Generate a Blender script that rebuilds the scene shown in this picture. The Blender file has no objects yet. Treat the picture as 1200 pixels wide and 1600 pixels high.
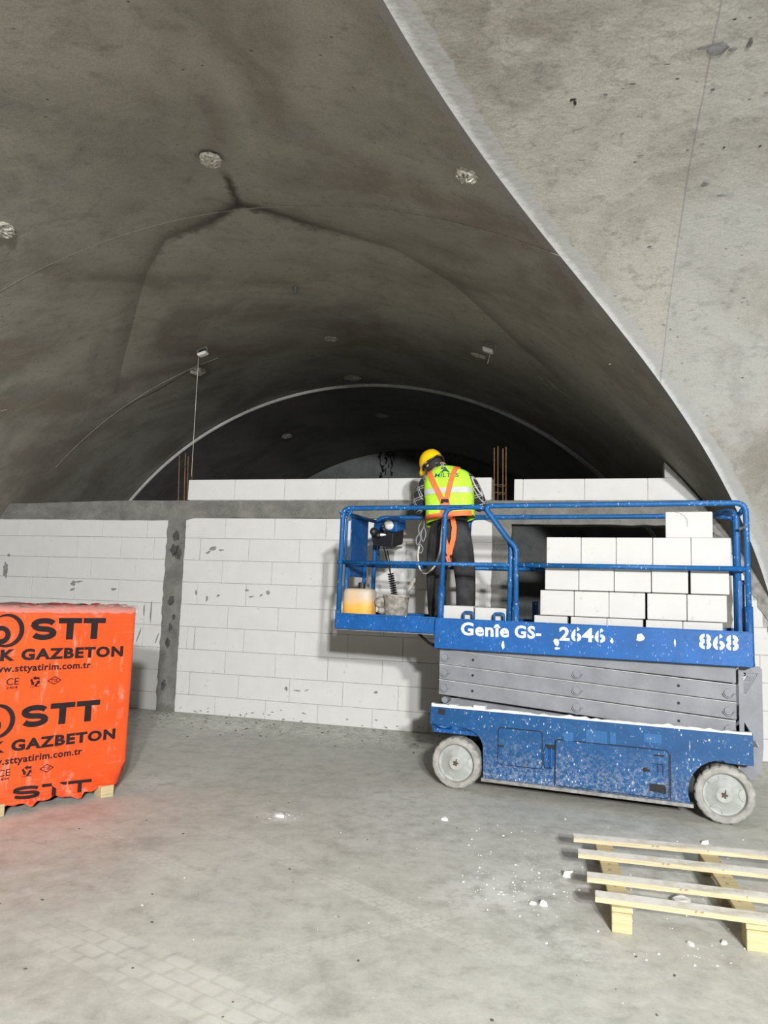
import bpy, bmesh, math, random
from mathutils import Vector, Matrix
random.seed(7)
rnd = random.uniform
S = bpy.context.scene
COL = S.collection

# ------------------------------------------------------------------ camera
PITCH, ROLL, CAM_H, FPX = 0.108966, 0.0341545, 1.4434, 1166.1
cp, sp = math.cos(PITCH), math.sin(PITCH)
fw = Vector((0, cp, sp)); up0 = Vector((0, -sp, cp)); r0 = Vector((1, 0, 0))
cr, sr = math.cos(ROLL), math.sin(ROLL)
rt = cr * r0 + sr * up0; upv = -sr * r0 + cr * up0
cd_ = bpy.data.cameras.new('camera'); cam = bpy.data.objects.new('camera', cd_); COL.objects.link(cam)
cam.matrix_world = Matrix(((rt.x, upv.x, -fw.x, 0), (rt.y, upv.y, -fw.y, 0), (rt.z, upv.z, -fw.z, CAM_H), (0, 0, 0, 1)))
cd_.sensor_fit = 'VERTICAL'; cd_.sensor_height = 32.0; cd_.lens = FPX / 1600 * 32.0
cd_.clip_start = 0.05; cd_.clip_end = 200
S.camera = cam

# ------------------------------------------------------------------ world, lights, exposure
W = bpy.data.worlds.new('world'); S.world = W; W.use_nodes = True
W.node_tree.nodes['Background'].inputs[0].default_value = (0.75, 0.85, 1.0, 1)
W.node_tree.nodes['Background'].inputs[1].default_value = 0.02
S.view_settings.view_transform = 'Standard'; S.view_settings.look = 'None'
S.view_settings.gamma = 1.0; S.view_settings.use_curve_mapping = False
S.view_settings.exposure = 0.0
S.cycles.max_bounces = 4; S.cycles.diffuse_bounces = 3; S.cycles.glossy_bounces = 2; S.cycles.transmission_bounces = 3; S.cycles.transparent_max_bounces = 4
S.cycles.caustics_reflective = False; S.cycles.caustics_refractive = False; S.cycles.adaptive_threshold = 0.07; S.cycles.adaptive_min_samples = 20

def area_light(name, loc, target, power, size, color):
    l = bpy.data.lights.new(name, 'AREA'); l.energy = power; l.shape = 'RECTANGLE'
    l.size = size; l.size_y = size * 0.8; l.color = color
    o = bpy.data.objects.new(name, l); COL.objects.link(o); o.location = loc
    o.rotation_euler = (Vector(target) - Vector(loc)).to_track_quat('-Z', 'Y').to_euler()
    return o
# work floodlights hung in the hall behind the photographer
area_light('tunnel_floodlight', (.80, -6.3, 3.40), (0.2, 7.0, 0.6), 1120, 0.34, (1.0, 0.992, 0.972))
area_light('tunnel_floodlight', (1.55, -6.3, 3.92), (0.2, 7.0, 0.6), 1120, 0.34, (1.0, 0.992, 0.972))
# added soft fill to brighten the floor, above and behind the photographer
area_light('overhead_fill', (0.6, -0.6, 3.85), (0.6, -0.2, 0.0), 45, 0.9, (1.0, 0.992, 0.972))

# ------------------------------------------------------------------ frames of reference
WALL_YAW = 0.2720; WALL_D = 7.629
N = Vector((math.sin(WALL_YAW), math.cos(WALL_YAW), 0)); U = Vector((math.cos(WALL_YAW), -math.sin(WALL_YAW), 0))
def uw(u, w, z): return U * u + N * w + Vector((0, 0, z))
LIFT_O = Vector((0.60284, 5.79811, 0)); LIFT_YAW = 0.37743

# ------------------------------------------------------------------ node material helpers
class NT:
    def __init__(s, name):
        s.m = bpy.data.materials.new(name); s.m.use_nodes = True; s.t = s.m.node_tree; s.n = s.t.nodes
        s.b = s.n['Principled BSDF']
    def new(s, typ, **k):
        n = s.n.new(typ)
        for a, b in k.items(): setattr(n, a, b)
        return n
    def link(s, a, b): s.t.links.new(a, b)
    def val(s, sock, v):
        if isinstance(v, bpy.types.NodeSocket): s.link(v, sock)
        elif isinstance(v, (tuple, list)): sock.default_value = (*v, 1) if len(v) == 3 and len(sock.default_value) == 4 else v
        else: sock.default_value = v
    def coord(s, kind='Object'): return s.new('ShaderNodeTexCoord').outputs[kind]
    def mapping(s, vec, scale=(1, 1, 1), rot=(0, 0, 0), loc=(0, 0, 0)):
        n = s.new('ShaderNodeMapping'); s.link(vec, n.inputs[0]); n.inputs['Scale'].default_value = scale
        n.inputs['Rotation'].default_value = rot; n.inputs['Location'].default_value = loc; return n.outputs[0]
    def noise(s, vec, scale, detail=4, rough=0.55, dist=0.0):
        n = s.new('ShaderNodeTexNoise'); s.link(vec, n.inputs['Vector']); n.inputs['Scale'].default_value = scale
        n.inputs['Detail'].default_value = detail; n.inputs['Roughness'].default_value = rough
        n.inputs['Distortion'].default_value = dist; return n.outputs['Fac']
    def voro(s, vec, scale, feat='F1'):
        n = s.new('ShaderNodeTexVoronoi', feature=feat); s.link(vec, n.inputs['Vector']); n.inputs['Scale'].default_value = scale
        return n.outputs['Distance']
    def ramp(s, fac, a, b, lo=0.0, hi=1.0):
        n = s.new('ShaderNodeMapRange', clamp=True); s.val(n.inputs[0], fac)
        n.inputs[1].default_value = a; n.inputs[2].default_value = b; n.inputs[3].default_value = lo; n.inputs[4].default_value = hi
        return n.outputs[0]
    def math(s, op, a, b=0.0, c=0.0):
        n = s.new('ShaderNodeMath', operation=op); s.val(n.inputs[0], a); s.val(n.inputs[1], b); s.val(n.inputs[2], c); return n.outputs[0]
    def mix(s, f, a, b, typ='MIX'):
        n = s.new('ShaderNodeMix', data_type='RGBA', blend_type=typ); s.val(n.inputs[0], f); s.val(n.inputs[6], a); s.val(n.inputs[7], b)
        return n.outputs[2]
    def sep(s, vec):
        n = s.new('ShaderNodeSeparateXYZ'); s.link(vec, n.inputs[0]); return n.outputs
    def attr(s, name):
        n = s.new('ShaderNodeAttribute'); n.attribute_name = name; return n.outputs['Fac']
    def bump(s, h, strength=0.3, dist=0.01):
        n = s.new('ShaderNodeBump'); s.link(h, n.inputs['Height']); n.inputs['Strength'].default_value = strength
        n.inputs['Distance'].default_value = dist; s.link(n.outputs[0], s.b.inputs['Normal']); return n
    def out(s, color, rough=0.8, metal=0.0, spec=0.5):
        s.val(s.b.inputs['Base Color'], color); s.val(s.b.inputs['Roughness'], rough); s.val(s.b.inputs['Metallic'], metal)
        s.b.inputs['Specular IOR Level'].default_value = spec; return s.m

def simple(name, col, rough=0.6, metal=0.0, var=0.12, scale=20, bump=0.0):
    t = NT(name); c = t.coord(); n = t.noise(c, scale, 5)
    d = tuple(x * (1 - var * 2) for x in col); l = tuple(min(1, x * (1 + var)) for x in col)
    if bump: t.bump(n, bump, 0.005)
    return t.out(t.mix(t.ramp(n, .3, .7), d, l), rough, metal)

def lining(name, base, darker, lighter, seam=None, plaster=None, stain=False, brown=0.0, contrast=1.0):
    """cast concrete tunnel lining"""
    t = NT(name); c = t.coord(); dk = tuple(x * .6 for x in darker)
    big = t.noise(c, .6, 3, .62, .8); mid = t.noise(c, 2.6, 4, .66, .7); mott = t.noise(c, 9, 4, .76, 0); grain = t.noise(c, 95, 1, .7)
    col = t.mix(t.ramp(big, .40, .60), darker, lighter)
    col = t.mix(t.ramp(mid, .50, .68, 0, .65 * contrast), col, lighter)
    col = t.mix(t.ramp(mid, .30, .46, .60 * contrast, 0), col, darker)
    col = t.mix(t.ramp(mott, .50, .70, 0, .40), col, base)
    col = t.mix(t.ramp(mott, .30, .47, .42 * contrast, 0), col, dk)
    if brown:
        col = t.mix(t.math('MULTIPLY', t.ramp(big, .30, .46, brown, 0), t.ramp(mott, .3, .6)), col, (.20, .145, .11))
    col = t.mix(t.ramp(grain, .40, .72, 0, .22), col, (.03, .03, .028))
    pv = t.voro(t.mapping(c, (1, 1.6, 1.3)), 8.5)
    pit = t.math('MULTIPLY', t.ramp(pv, .06, .10, 1, 0), t.ramp(mid, .54, .58))
    col = t.mix(t.math('MULTIPLY', pit, .8), col, (.035, .033, .03))
    if plaster:
        gd = t.attr('gd'); nz = t.math('SUBTRACT', mid, .5)
        edge = t.math('ADD', gd, t.math('MULTIPLY', nz, plaster[0] * 1.5))
        col = t.mix(t.ramp(edge, plaster[0], plaster[0] + .012, plaster[2], 0), col, plaster[1])
        if len(plaster) > 3:
            e2 = t.math('ADD', gd, t.math('MULTIPLY', t.math('SUBTRACT', mott, .5), .10))
            col = t.mix(t.ramp(e2, plaster[0] * .12, plaster[0] * .42, .85, 0), col, plaster[3])
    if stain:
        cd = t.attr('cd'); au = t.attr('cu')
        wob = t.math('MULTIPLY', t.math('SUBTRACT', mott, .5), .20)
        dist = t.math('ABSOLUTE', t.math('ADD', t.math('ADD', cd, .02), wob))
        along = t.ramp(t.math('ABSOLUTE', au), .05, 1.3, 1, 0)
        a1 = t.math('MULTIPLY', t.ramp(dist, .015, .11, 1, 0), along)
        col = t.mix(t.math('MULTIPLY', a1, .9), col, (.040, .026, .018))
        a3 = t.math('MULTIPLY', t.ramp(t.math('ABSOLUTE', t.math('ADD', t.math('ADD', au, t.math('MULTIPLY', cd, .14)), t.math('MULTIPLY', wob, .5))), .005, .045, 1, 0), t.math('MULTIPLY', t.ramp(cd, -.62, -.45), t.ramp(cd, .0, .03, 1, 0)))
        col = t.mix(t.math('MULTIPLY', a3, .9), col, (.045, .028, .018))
        # colour darkens towards the fold on its near side
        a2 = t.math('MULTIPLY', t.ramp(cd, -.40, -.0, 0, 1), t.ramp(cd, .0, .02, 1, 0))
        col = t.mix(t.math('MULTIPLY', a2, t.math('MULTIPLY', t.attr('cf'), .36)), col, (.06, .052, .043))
    if seam is not None:
        su = t.attr('su'); sd = t.math('ABSOLUTE', t.math('SUBTRACT', su, t.math('ADD', seam, t.math('MULTIPLY', big, .03))))
        ln = t.ramp(sd, .002, .006, 1, 0); col = t.mix(t.math('MULTIPLY', ln, .45), col, (.10, .095, .09))
        col = t.mix(t.math('MULTIPLY', t.ramp(t.math('SUBTRACT', su, seam), .0, .02, 0, .30), t.ramp(big, .42, .58)), col, (.42, .44, .46))
    t.bump(t.noise(c, 14, 2, .7), .25, .015)
    return t.out(col, .85)

M = {}
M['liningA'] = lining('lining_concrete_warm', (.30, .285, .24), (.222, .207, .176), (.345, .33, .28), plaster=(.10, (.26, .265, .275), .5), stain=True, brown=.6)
M['liningB'] = lining('lining_concrete_pale', (.43, .417, .375), (.325, .312, .277), (.50, .49, .447), seam=.50, plaster=(.105, (.43, .44, .445), .7, (.66, .68, .70)), brown=.4, contrast=1.45)
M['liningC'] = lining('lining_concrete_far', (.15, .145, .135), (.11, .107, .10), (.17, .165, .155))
M['endwall'] = lining('lining_concrete_blue_grey', (.34, .355, .37), (.24, .25, .26), (.42, .43, .44))

def floor_mat():
    t = NT('power_trowelled_concrete'); c = t.coord()
    big = t.noise(c, .5, 4, .62, .8); mid = t.noise(c, 1.9, 5, .70, .25); fine = t.noise(c, 18, 4, .7); g = t.noise(c, 110, 2, .7)
    col = t.mix(t.ramp(big, .35, .68), (.43, .43, .385), (.575, .577, .525))
    col = t.mix(t.ramp(mid, .4, .72, 0, .6), col, (.61, .612, .56))
    col = t.mix(t.ramp(mid, .28, .42, .55, 0), col, (.34, .335, .31))
    col = t.mix(t.ramp(fine, .4, .7, 0, .25), col, (.33, .325, .30))
    mo = t.noise(c, 7, 5, .76, .15); col = t.mix(t.ramp(mo, .48, .64, 0, .5), col, (.65, .652, .60)); col = t.mix(t.ramp(mo, .32, .46, .55, 0), col, (.31, .305, .28))
    col = t.mix(t.ramp(g, .4, .8, 0, .1), col, (.1, .1, .1))
    # chalky dust patches, and tyre tracks pressed in the dust
    xs = t.sep(c)
    def track(ang, off, half, f1, y0, y1, amt, colr):
        nonlocal col
        m = t.mapping(c, rot=(0, 0, ang)); s = t.sep(m)
        across = t.math('SUBTRACT', s[1], off)
        inside = t.ramp(t.math('ABSOLUTE', across), half * .9, half, 1, 0)
        rows = t.math('ADD', s[0], t.math('MULTIPLY', t.math('FLOOR', t.math('MULTIPLY', across, 1 / (half * .5))), 1.7 / f1))
        lug = t.ramp(t.math('FRACT', t.math('MULTIPLY', rows, f1)), .14, .2, 0, 1)
        lane = t.ramp(t.math('FRACT', t.math('MULTIPLY', across, 1 / (half * .5))), .1, .16, 0, 1)
        rng = t.math('MULTIPLY', t.ramp(s[0], y0, y0 + .5), t.ramp(s[0], y1 - .5, y1, 1, 0))
        k = t.math('MULTIPLY', t.math('MULTIPLY', inside, t.math('MULTIPLY', lug, lane)), t.math('MULTIPLY', rng, t.ramp(mid, .36, .55)))
        col = t.mix(t.math('MULTIPLY', k, amt * 1.35), col, colr)
    track(.786, 2.653, .075, 17, -4.3, -1.6, .34, (.68, .675, .63))
    track(.724, 2.343, .065, 17, -4.9, -2.9, .30, (.68, .675, .63))
    track(.575, 2.061, .15, 7.5, -3.1, -1.3, .36, (.68, .675, .63))
    track(-.578, 2.813, .055, 18, .9, 2.9, .28, (.68, .675, .63))
    dn = mo
    for (x, y, rx, amt) in ((-.62, 4.98, .16, 1.0), (.62, 3.86, .38, .7), (.95, 4.15, .3, .6), (.85, 3.3, .3, .45), (1.55, 3.9, .5, .6), (-1.62, 5.72, .25, .8), (.35, 4.95, .9, .22), (1.6, 4.75, .6, .25), (.2, 5.55, .3, .4)):
        dx = t.math('SUBTRACT', xs[0], x); dy = t.math('SUBTRACT', xs[1], y)
        d = t.math('SQRT', t.math('ADD', t.math('MULTIPLY', dx, dx), t.math('MULTIPLY', dy, dy)))
        k = t.math('MULTIPLY', t.ramp(d, rx * .2, rx * 1.1, 1, 0), t.ramp(dn, .40, .56))
        col = t.mix(t.math('MULTIPLY', k, amt), col, (.72, .72, .70))
    # speckled darker tone towards the foot of the wall
    wv = t.mapping(c, rot=(0, 0, WALL_YAW)); ws = t.sep(wv)[1]
    col = t.mix(t.math('MULTIPLY', t.ramp(ws, 6.6, 7.6), t.ramp(fine, .45, .6, 0, .55)), col, (.22, .215, .19))
    t.bump(t.noise(c, 9, 3, .7), .18, .01)
    return t.out(col, t.ramp(mid, .3, .7, .5, .75), 0, .4)
M['floor'] = floor_mat()

def block_mat(name='aerated_block', base=(.66, .66, .65), dirt=True):
    t = NT(name); c = t.coord('Object'); oi = t.new('ShaderNodeObjectInfo'); r = oi.outputs['Random']
    off = t.new('ShaderNodeVectorMath', operation='ADD'); t.link(c, off.inputs[0])
    cx = t.new('ShaderNodeCombineXYZ'); t.link(t.math('MULTIPLY', r, 37.0), cx.inputs[0]); t.link(t.math('MULTIPLY', r, 11.0), cx.inputs[2]); t.link(cx.outputs[0], off.inputs[1])
    v = off.outputs[0]
    n = t.noise(v, 5, 5, .6); f = t.noise(v, 60, 4, .7)
    col = t.mix(t.ramp(n, .3, .7), tuple(x * .93 for x in base), base)
    col = t.mix(t.ramp(r, 0, 1, 0, .10), col, tuple(x * .8 for x in base))
    col = t.mix(t.ramp(f, .45, .8, 0, .12), col, (.45, .45, .43))
    if dirt:
        k = t.math('MULTIPLY', t.ramp(t.noise(v, 14, 5, .75), .58, .66), t.ramp(n, .52, .62))
        col = t.mix(t.math('MULTIPLY', k, .55), col, (.27, .265, .25))
    return t.out(col, .9, 0, .25)
M['block'] = block_mat()
M['block_side'] = block_mat('aerated_block_clean', (.55, .55, .54), True)
M['mortar'] = simple('grey_mortar', (.30, .295, .275), .92, 0, .25, 14, .4)
M['joint'] = simple('joint_mortar', (.40, .40, .385), .95, 0, .2, 25, .2)
def rough_conc():
    t = NT('rough_cast_concrete'); c = t.coord()
    a = t.noise(c, 5, 6, .7, .6); b = t.noise(t.mapping(c, (1, 1, 3)), 2.0, 4, .6); g = t.noise(c, 70, 4, .75)
    col = t.mix(t.ramp(a, .3, .68), (.105, .104, .095), (.225, .222, .205))
    col = t.mix(t.ramp(b, .52, .62, 0, .6), col, (.12, .118, .11))
    col = t.mix(t.ramp(g, .4, .75, 0, .3), col, (.31, .305, .28))
    t.bump(a, .5, .02)
    return t.out(col, .9)
M['cast'] = rough_conc()

def paint_mat(name, base, amount=.5, zdirt=None, rough=.42):
    """machine paint with chips, plaster splashes and dust"""
    t = NT(name); c = t.coord(); pale = (.58, .60, .60)
    n = t.noise(c, 5, 4, .65); f = t.noise(c, 38, 5, .8, .5)
    col = t.mix(t.ramp(n, .3, .7), tuple(x * .80 for x in base), tuple(min(1, x * 1.15) for x in base))
    col = t.mix(t.math('MULTIPLY', t.ramp(f, .59, .68), t.ramp(n, .42, .60, .10, .75 * amount)), col, pale)
    sp = t.voro(t.mapping(c, (1, 1, .45), (0, .2, 0)), 46)
    col = t.mix(t.math('MULTIPLY', t.ramp(sp, .10, .20, 1, 0), t.math('MULTIPLY', t.ramp(n, .47, .56), min(1, amount))), col, (.66, .65, .62))
    st = t.noise(t.mapping(c, (55, 55, 8), (0, .15, 0)), 1.0, 2, .6)
    col = t.mix(t.math('MULTIPLY', t.ramp(st, .70, .74), t.math('MULTIPLY', t.ramp(n, .50, .44), min(1, .8 * amount))), col, (.60, .56, .50))
    if zdirt:
        k = t.math('MULTIPLY', t.ramp(t.sep(c)[2], zdirt[0], zdirt[1], 1, 0), t.ramp(f, .46, .60))
        col = t.mix(t.math('MULTIPLY', k, .42), col, (.48, .50, .51))
    return t.out(col, t.ramp(f, .4, .7, rough, .75), 0, .4)
M['blue'] = paint_mat('blue_machine_paint', (.005, .080, .27), .7)
M['blue_clean'] = paint_mat('blue_toe_board_paint', (.002, .086, .31), .35)
M['blue_low'] = paint_mat('blue_chassis_paint', (.004, .068, .205), 1.1, (.10, .45))
M['blue_rail'] = paint_mat('blue_rail_paint', (.004, .092, .285), .8)
M['dust'] = simple('plaster_dust', (.74, .74, .71), .95, 0, .1, 30, .4)
M['arm'] = paint_mat('grey_scissor_paint', (.205, .215, .238), .08, None, .45)
M['arm_edge'] = simple('pale_arm_edge', (.50, .50, .51), .5, 0, .1)  # pale strip along the top edge of each arm
M['tyre'] = simple('grey_nonmarking_tyre', (.345, .34, .315), .85, 0, .18, 18, .25)
M['hub'] = simple('pale_wheel_hub', (.38, .40, .38), .7, 0, .12, 14, .1)
M['rust'] = simple('rusty_steel', (.10, .07, .05), .7, .3, .3, 30)
M['rebar'] = simple('rusty_rebar', (.22, .12, .06), .8, .2, .3, 40)
M['black'] = simple('black_void', (.008, .008, .009), .7)
M['black_plastic'] = simple('black_plastic', (.018, .018, .02), .45, 0, .2, 20)
M['white_paint'] = simple('white_lettering', (.86, .87, .86), .6, 0, .06, 40)
M['steel'] = simple('dull_steel', (.32, .32, .31), .5, .6, .2, 30)
def wood_mat(name, base, dust=0.0):
    t = NT(name); c = t.coord(); oi = t.new('ShaderNodeObjectInfo').outputs['Random']
    g = t.noise(t.mapping(c, (2.5, 40, 40), loc=(0, 0, 0)), 1.6, 5, .65, .4); b = t.noise(c, 3, 3)
    col = t.mix(t.ramp(g, .3, .7), tuple(x * .62 for x in base), base)
    col = t.mix(t.ramp(b, .55, .72, 0, .5), col, tuple(x * .5 for x in base))
    col = t.mix(t.math('MULTIPLY', t.ramp(t.noise(c, 22, 2), .68, .72), .6), col, (.12, .06, .03))
    if dust:
        nz = t.sep(t.new('ShaderNodeNewGeometry').outputs['Normal'])[2]
        k = t.math('MULTIPLY', t.ramp(nz, .6, .9), t.ramp(t.noise(c, 6, 6, .7), .30, .55))
        col = t.mix(t.math('MULTIPLY', k, dust), col, (.84, .83, .80))
    t.bump(g, .2, .003)
    return t.out(col, .8, 0, .3)
M['wood'] = wood_mat('raw_pine', (.62, .52, .30))
M['wood_dusty'] = wood_mat('dusty_pine', (.60, .52, .34), .9)
def film_mat():
    t = NT('orange_shrink_film'); c = t.coord()
    n = t.noise(c, 2.5, 4); col = t.mix(t.ramp(n, .3, .7), (.86, .075, .012), (.95, .10, .018))
    wr = t.noise(t.mapping(c, (1.1, 1, 16), (0, .06, 0)), 2.4, 6, .7, .5); w2 = t.noise(t.mapping(c, (9, 9, 1.6), (0, .25, 0)), 1.5, 5, .65, .4)
    z = t.sep(c)[2]
    gate = t.math('MAXIMUM', t.ramp(z, .0, .38, 1, .12), t.ramp(z, .95, 1.28, .05, .8))
    sc = t.math('MULTIPLY', t.math('MAXIMUM', t.ramp(w2, .54, .64), t.math('MULTIPLY', t.ramp(wr, .56, .66), gate)), t.ramp(t.noise(c, 3.4, 5, .75), .46, .60))
    col = t.mix(t.math('MULTIPLY', sc, .55), col, (.92, .50, .42))  # pale streak highlights of the wrinkles painted into the film colour
    h = t.math('ADD', t.math('MULTIPLY', wr, gate), t.math('MULTIPLY', w2, .28))
    t.bump(h, .55, .02)
    return t.out(col, t.ramp(w2, .35, .7, .42, .28), 0, .5)
M['film'] = film_mat()
M['ink'] = simple('black_print', (.018, .012, .014), .38, 0, .2, 8)
def clear_film():
    t = NT('clear_wrap_film'); c = t.coord()
    n = t.noise(t.mapping(c, (2, 2, 9)), 3, 5, .7, 1.0); t.bump(n, .8, .02)
    t.b.inputs['Transmission Weight'].default_value = .6
    t.b.inputs['Alpha'].default_value = .55
    return t.out((.9, .82, .78), .25)
M['clear'] = clear_film()
M['skin'] = simple('skin', (.50, .30, .22), .6, 0, .1, 12)
M['hair'] = simple('dark_hair', (.02, .016, .014), .8, 0, .2, 60)
M['trousers'] = simple('black_work_trousers', (.034, .034, .038), .85, 0, .45, 7, .9)
M['boots'] = simple('dusty_boots', (.06, .058, .055), .8, 0, .3, 14, .3)
def plaid():
    t = NT('black_white_plaid_shirt'); c = t.coord(); s = t.sep(t.mapping(c, (1, 1, 1), (.0, .35, .5)))
    col = (.015, .016, .02); acc = None
    for i, (ax, f, o, wd) in enumerate(((0, 12, .1, .035), (0, 12, .3, .03), (2, 12, .2, .035), (2, 12, .42, .03), (1, 12, .15, .03))):
        k = t.ramp(t.math('ABSOLUTE', t.math('SUBTRACT', t.math('FRACT', t.math('ADD', t.math('MULTIPLY', s[ax], f), o)), .5)), wd * .6, wd, .85, 0)
        acc = k if acc is None else t.math('MAXIMUM', acc, k)
    return t.out(t.mix(acc, col, (.50, .50, .48)), .9)
M['plaid'] = plaid()
def vest_mat():
    t = NT('lime_hi_vis_vest'); c = t.coord(); f = t.noise(c, 9, 5, .65, .5); t.bump(f, .5, .03)
    z = t.sep(c)[2]
    col = t.mix(t.ramp(f, .3, .7), (.42, .78, .03), (.52, .90, .06))
    return t.out(col, .6)
M['vest'] = vest_mat()
M['reflect'] = simple('silver_reflective_tape', (.62, .64, .66), .35, .1, .06, 30)
M['strap'] = simple('orange_webbing', (.95, .20, .06), .7, 0, .08, 60, .1)
M['rope'] = simple('grey_white_rope', (.55, .53, .48), .9, 0, .15, 80, .4)
M['helmet'] = simple('yellow_hard_hat', (.90, .58, .006), .32, 0, .06, 6)
M['logo'] = simple('dark_green_print', (.015, .12, .10), .7, 0, .1)
def canister_mat():
    t = NT('stained_yellow_plastic'); c = t.coord(); n = t.noise(c, 9, 6, .7, .5); z = t.sep(c)[2]
    col = t.mix(t.ramp(n, .3, .7), (.75, .38, .05), (.85, .47, .10))
    k = t.math('MULTIPLY', t.ramp(z, .17, .27), t.ramp(n, .3, .5)); col = t.mix(k, col, (.50, .45, .38))
    k2 = t.math('MULTIPLY', t.ramp(t.noise(c, 4, 4), .52, .6), .7); col = t.mix(k2, col, (.46, .42, .36))
    return t.out(col, .6)
M['canister'] = canister_mat()
M['crust'] = simple('mortar_crusted_metal', (.36, .34, .31), .9, 0, .3, 22, .8)

# ------------------------------------------------------------------ mesh helpers
class G:
    def __init__(s): s.v = []; s.f = []
    def add(s, vs, fs):
        o = len(s.v); s.v += [tuple(v) for v in vs]; s.f += [tuple(i + o for i in f) for f in fs]; return s
    def box(s, x0, x1, y0, y1, z0, z1):
        return s.add([(x0, y0, z0), (x1, y0, z0), (x1, y1, z0), (x0, y1, z0), (x0, y0, z1), (x1, y0, z1), (x1, y1, z1), (x0, y1, z1)],
                     [(0, 3, 2, 1), (4, 5, 6, 7), (0, 1, 5, 4), (1, 2, 6, 5), (2, 3, 7, 6), (3, 0, 4, 7)])
    def prism(s, poly, y0, y1):
        """polygon in (x,z), counter-clockwise seen from -y, extruded from y0 to y1"""
        n = len(poly); vs = [(x, y0, z) for x, z in poly] + [(x, y1, z) for x, z in poly]
        fs = [tuple(range(n)), tuple(range(2 * n - 1, n - 1, -1))] + [((i + 1) % n, i, n + i, n + (i + 1) % n) for i in range(n)]
        return s.add(vs, fs)
    def tube(s, pts, r, n=8, cap=True, rs=None, flat=None):
        pts = [Vector(p) for p in pts]; rings = []
        prev = None
        for i, p in enumerate(pts):
            d = (pts[min(i + 1, len(pts) - 1)] - pts[max(i - 1, 0)]).normalized()
            if prev is None:
                a = Vector((0, 0, 1)) if abs(d.z) < .9 else Vector((0, 1, 0))
                x = d.cross(a).normalized()
            else: x = (prev - d * prev.dot(d)).normalized()
            y = d.cross(x); prev = x; rr = rs[i] if rs else r
            fl = flat or 1
            rings.append([p + (x * math.cos(2 * math.pi * (k + .5) / n) + y * fl * math.sin(2 * math.pi * (k + .5) / n)) * rr for k in range(n)])
        vs = [v for rg in rings for v in rg]; fs = []
        for i in range(len(pts) - 1):
            for k in range(n):
                a = i * n + k; b = i * n + (k + 1) % n; fs.append((a, b, b + n, a + n))
        if cap: fs.append(tuple(reversed(range(n)))); fs.append(tuple(range(len(vs) - n, len(vs))))
        return s.add(vs, fs)
    def lathe(s, prof, n=32, axis='y', c=(0, 0, 0), cap=True):
        """prof: (radius, along). Rotates about an axis through c"""
        vs = []; fs = []
        for r, a in prof:
            for k in range(n):
                t = 2 * math.pi * k / n; p, q = r * math.cos(t), r * math.sin(t)
                vs.append({'y': (c[0] + p, c[1] + a, c[2] + q), 'z': (c[0] + p, c[1] + q, c[2] + a), 'x': (c[0] + a, c[1] + p, c[2] + q)}[axis])
        for i in range(len(prof) - 1):
            for k in range(n):
                a = i * n + k; b = i * n + (k + 1) % n
                fs.append((a, b, b + n, a + n) if axis != 'y' else (b, a, a + n, b + n))
        if cap:
            fs.append(tuple(range(n))); fs.append(tuple(range(len(vs) - n, len(vs))))
        return s.add(vs, fs)
    def ell(s, c, r, n=16, m=10, rot=None):
        vs = []; fs = []; R = rot or Matrix.Identity(3)
        for i in range(m + 1):
            t = math.pi * i / m
            for k in range(n):
                a = 2 * math.pi * k / n
                vs.append(Vector(c) + R @ Vector((r[0] * math.sin(t) * math.cos(a), r[1] * math.sin(t) * math.sin(a), r[2] * math.cos(t))))
        for i in range(m):
            for k in range(n):
                a = i * n + k; b = i * n + (k + 1) % n; fs.append((a, a + n, b + n, b))
        return s.add(vs, fs)
    def mesh(s, name, smooth=False):
        me = bpy.data.meshes.new(name); me.from_pydata(s.v, [], s.f); me.update()
        if smooth: me.polygons.foreach_set('use_smooth', [True] * len(me.polygons))
        return me
    def build(s, name, mat, parent=None, smooth=False, bevel=0):
        me = s.mesh(name, smooth)
        bm = bmesh.new(); bm.from_mesh(me)
        bmesh.ops.remove_doubles(bm, verts=bm.verts, dist=1e-6)
        bmesh.ops.recalc_face_normals(bm, faces=bm.faces)
        if bevel:
            es = [e for e in bm.edges if len(e.link_faces) == 2 and e.calc_face_angle(0) > .5]
            bmesh.ops.bevel(bm, geom=es, offset=bevel, segments=1, affect='EDGES', clamp_overlap=True)
        bm.to_mesh(me); bm.free()
        return obj(name, me, mat, parent)
def obj(name, me, mat, parent=None):
    o = bpy.data.objects.new(name, me); COL.objects.link(o)
    if mat is not None and len(me.materials) == 0: me.materials.append(M[mat])
    if parent: o.parent = parent
    return o
def tag(o, label=None, cat=None, group=None, kind=None):
    if label: o['label'] = label
    if cat: o['category'] = cat
    if group: o['group'] = group
    if kind: o['kind'] = kind
    return o
def empty(name, loc=(0, 0, 0), rz=0.0):
    o = bpy.data.objects.new(name, None); COL.objects.link(o); o.location = loc; o.rotation_euler = (0, 0, rz)
    o.empty_display_size = .1; return o
def fillet(pts, rad, n=5):
    out = [Vector(pts[0])]
    for i in range(1, len(pts) - 1):
        a, b, c = Vector(pts[i - 1]), Vector(pts[i]), Vector(pts[i + 1])
        d1 = (a - b); d2 = (c - b); r = min(rad, d1.length * .45, d2.length * .45)
        p, q = b + d1.normalized() * r, b + d2.normalized() * r
        for k in range(n + 1):
            t = k / n; out.append(p * (1 - t) ** 2 + b * 2 * t * (1 - t) + q * t * t)
    out.append(Vector(pts[-1])); return out
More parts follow.
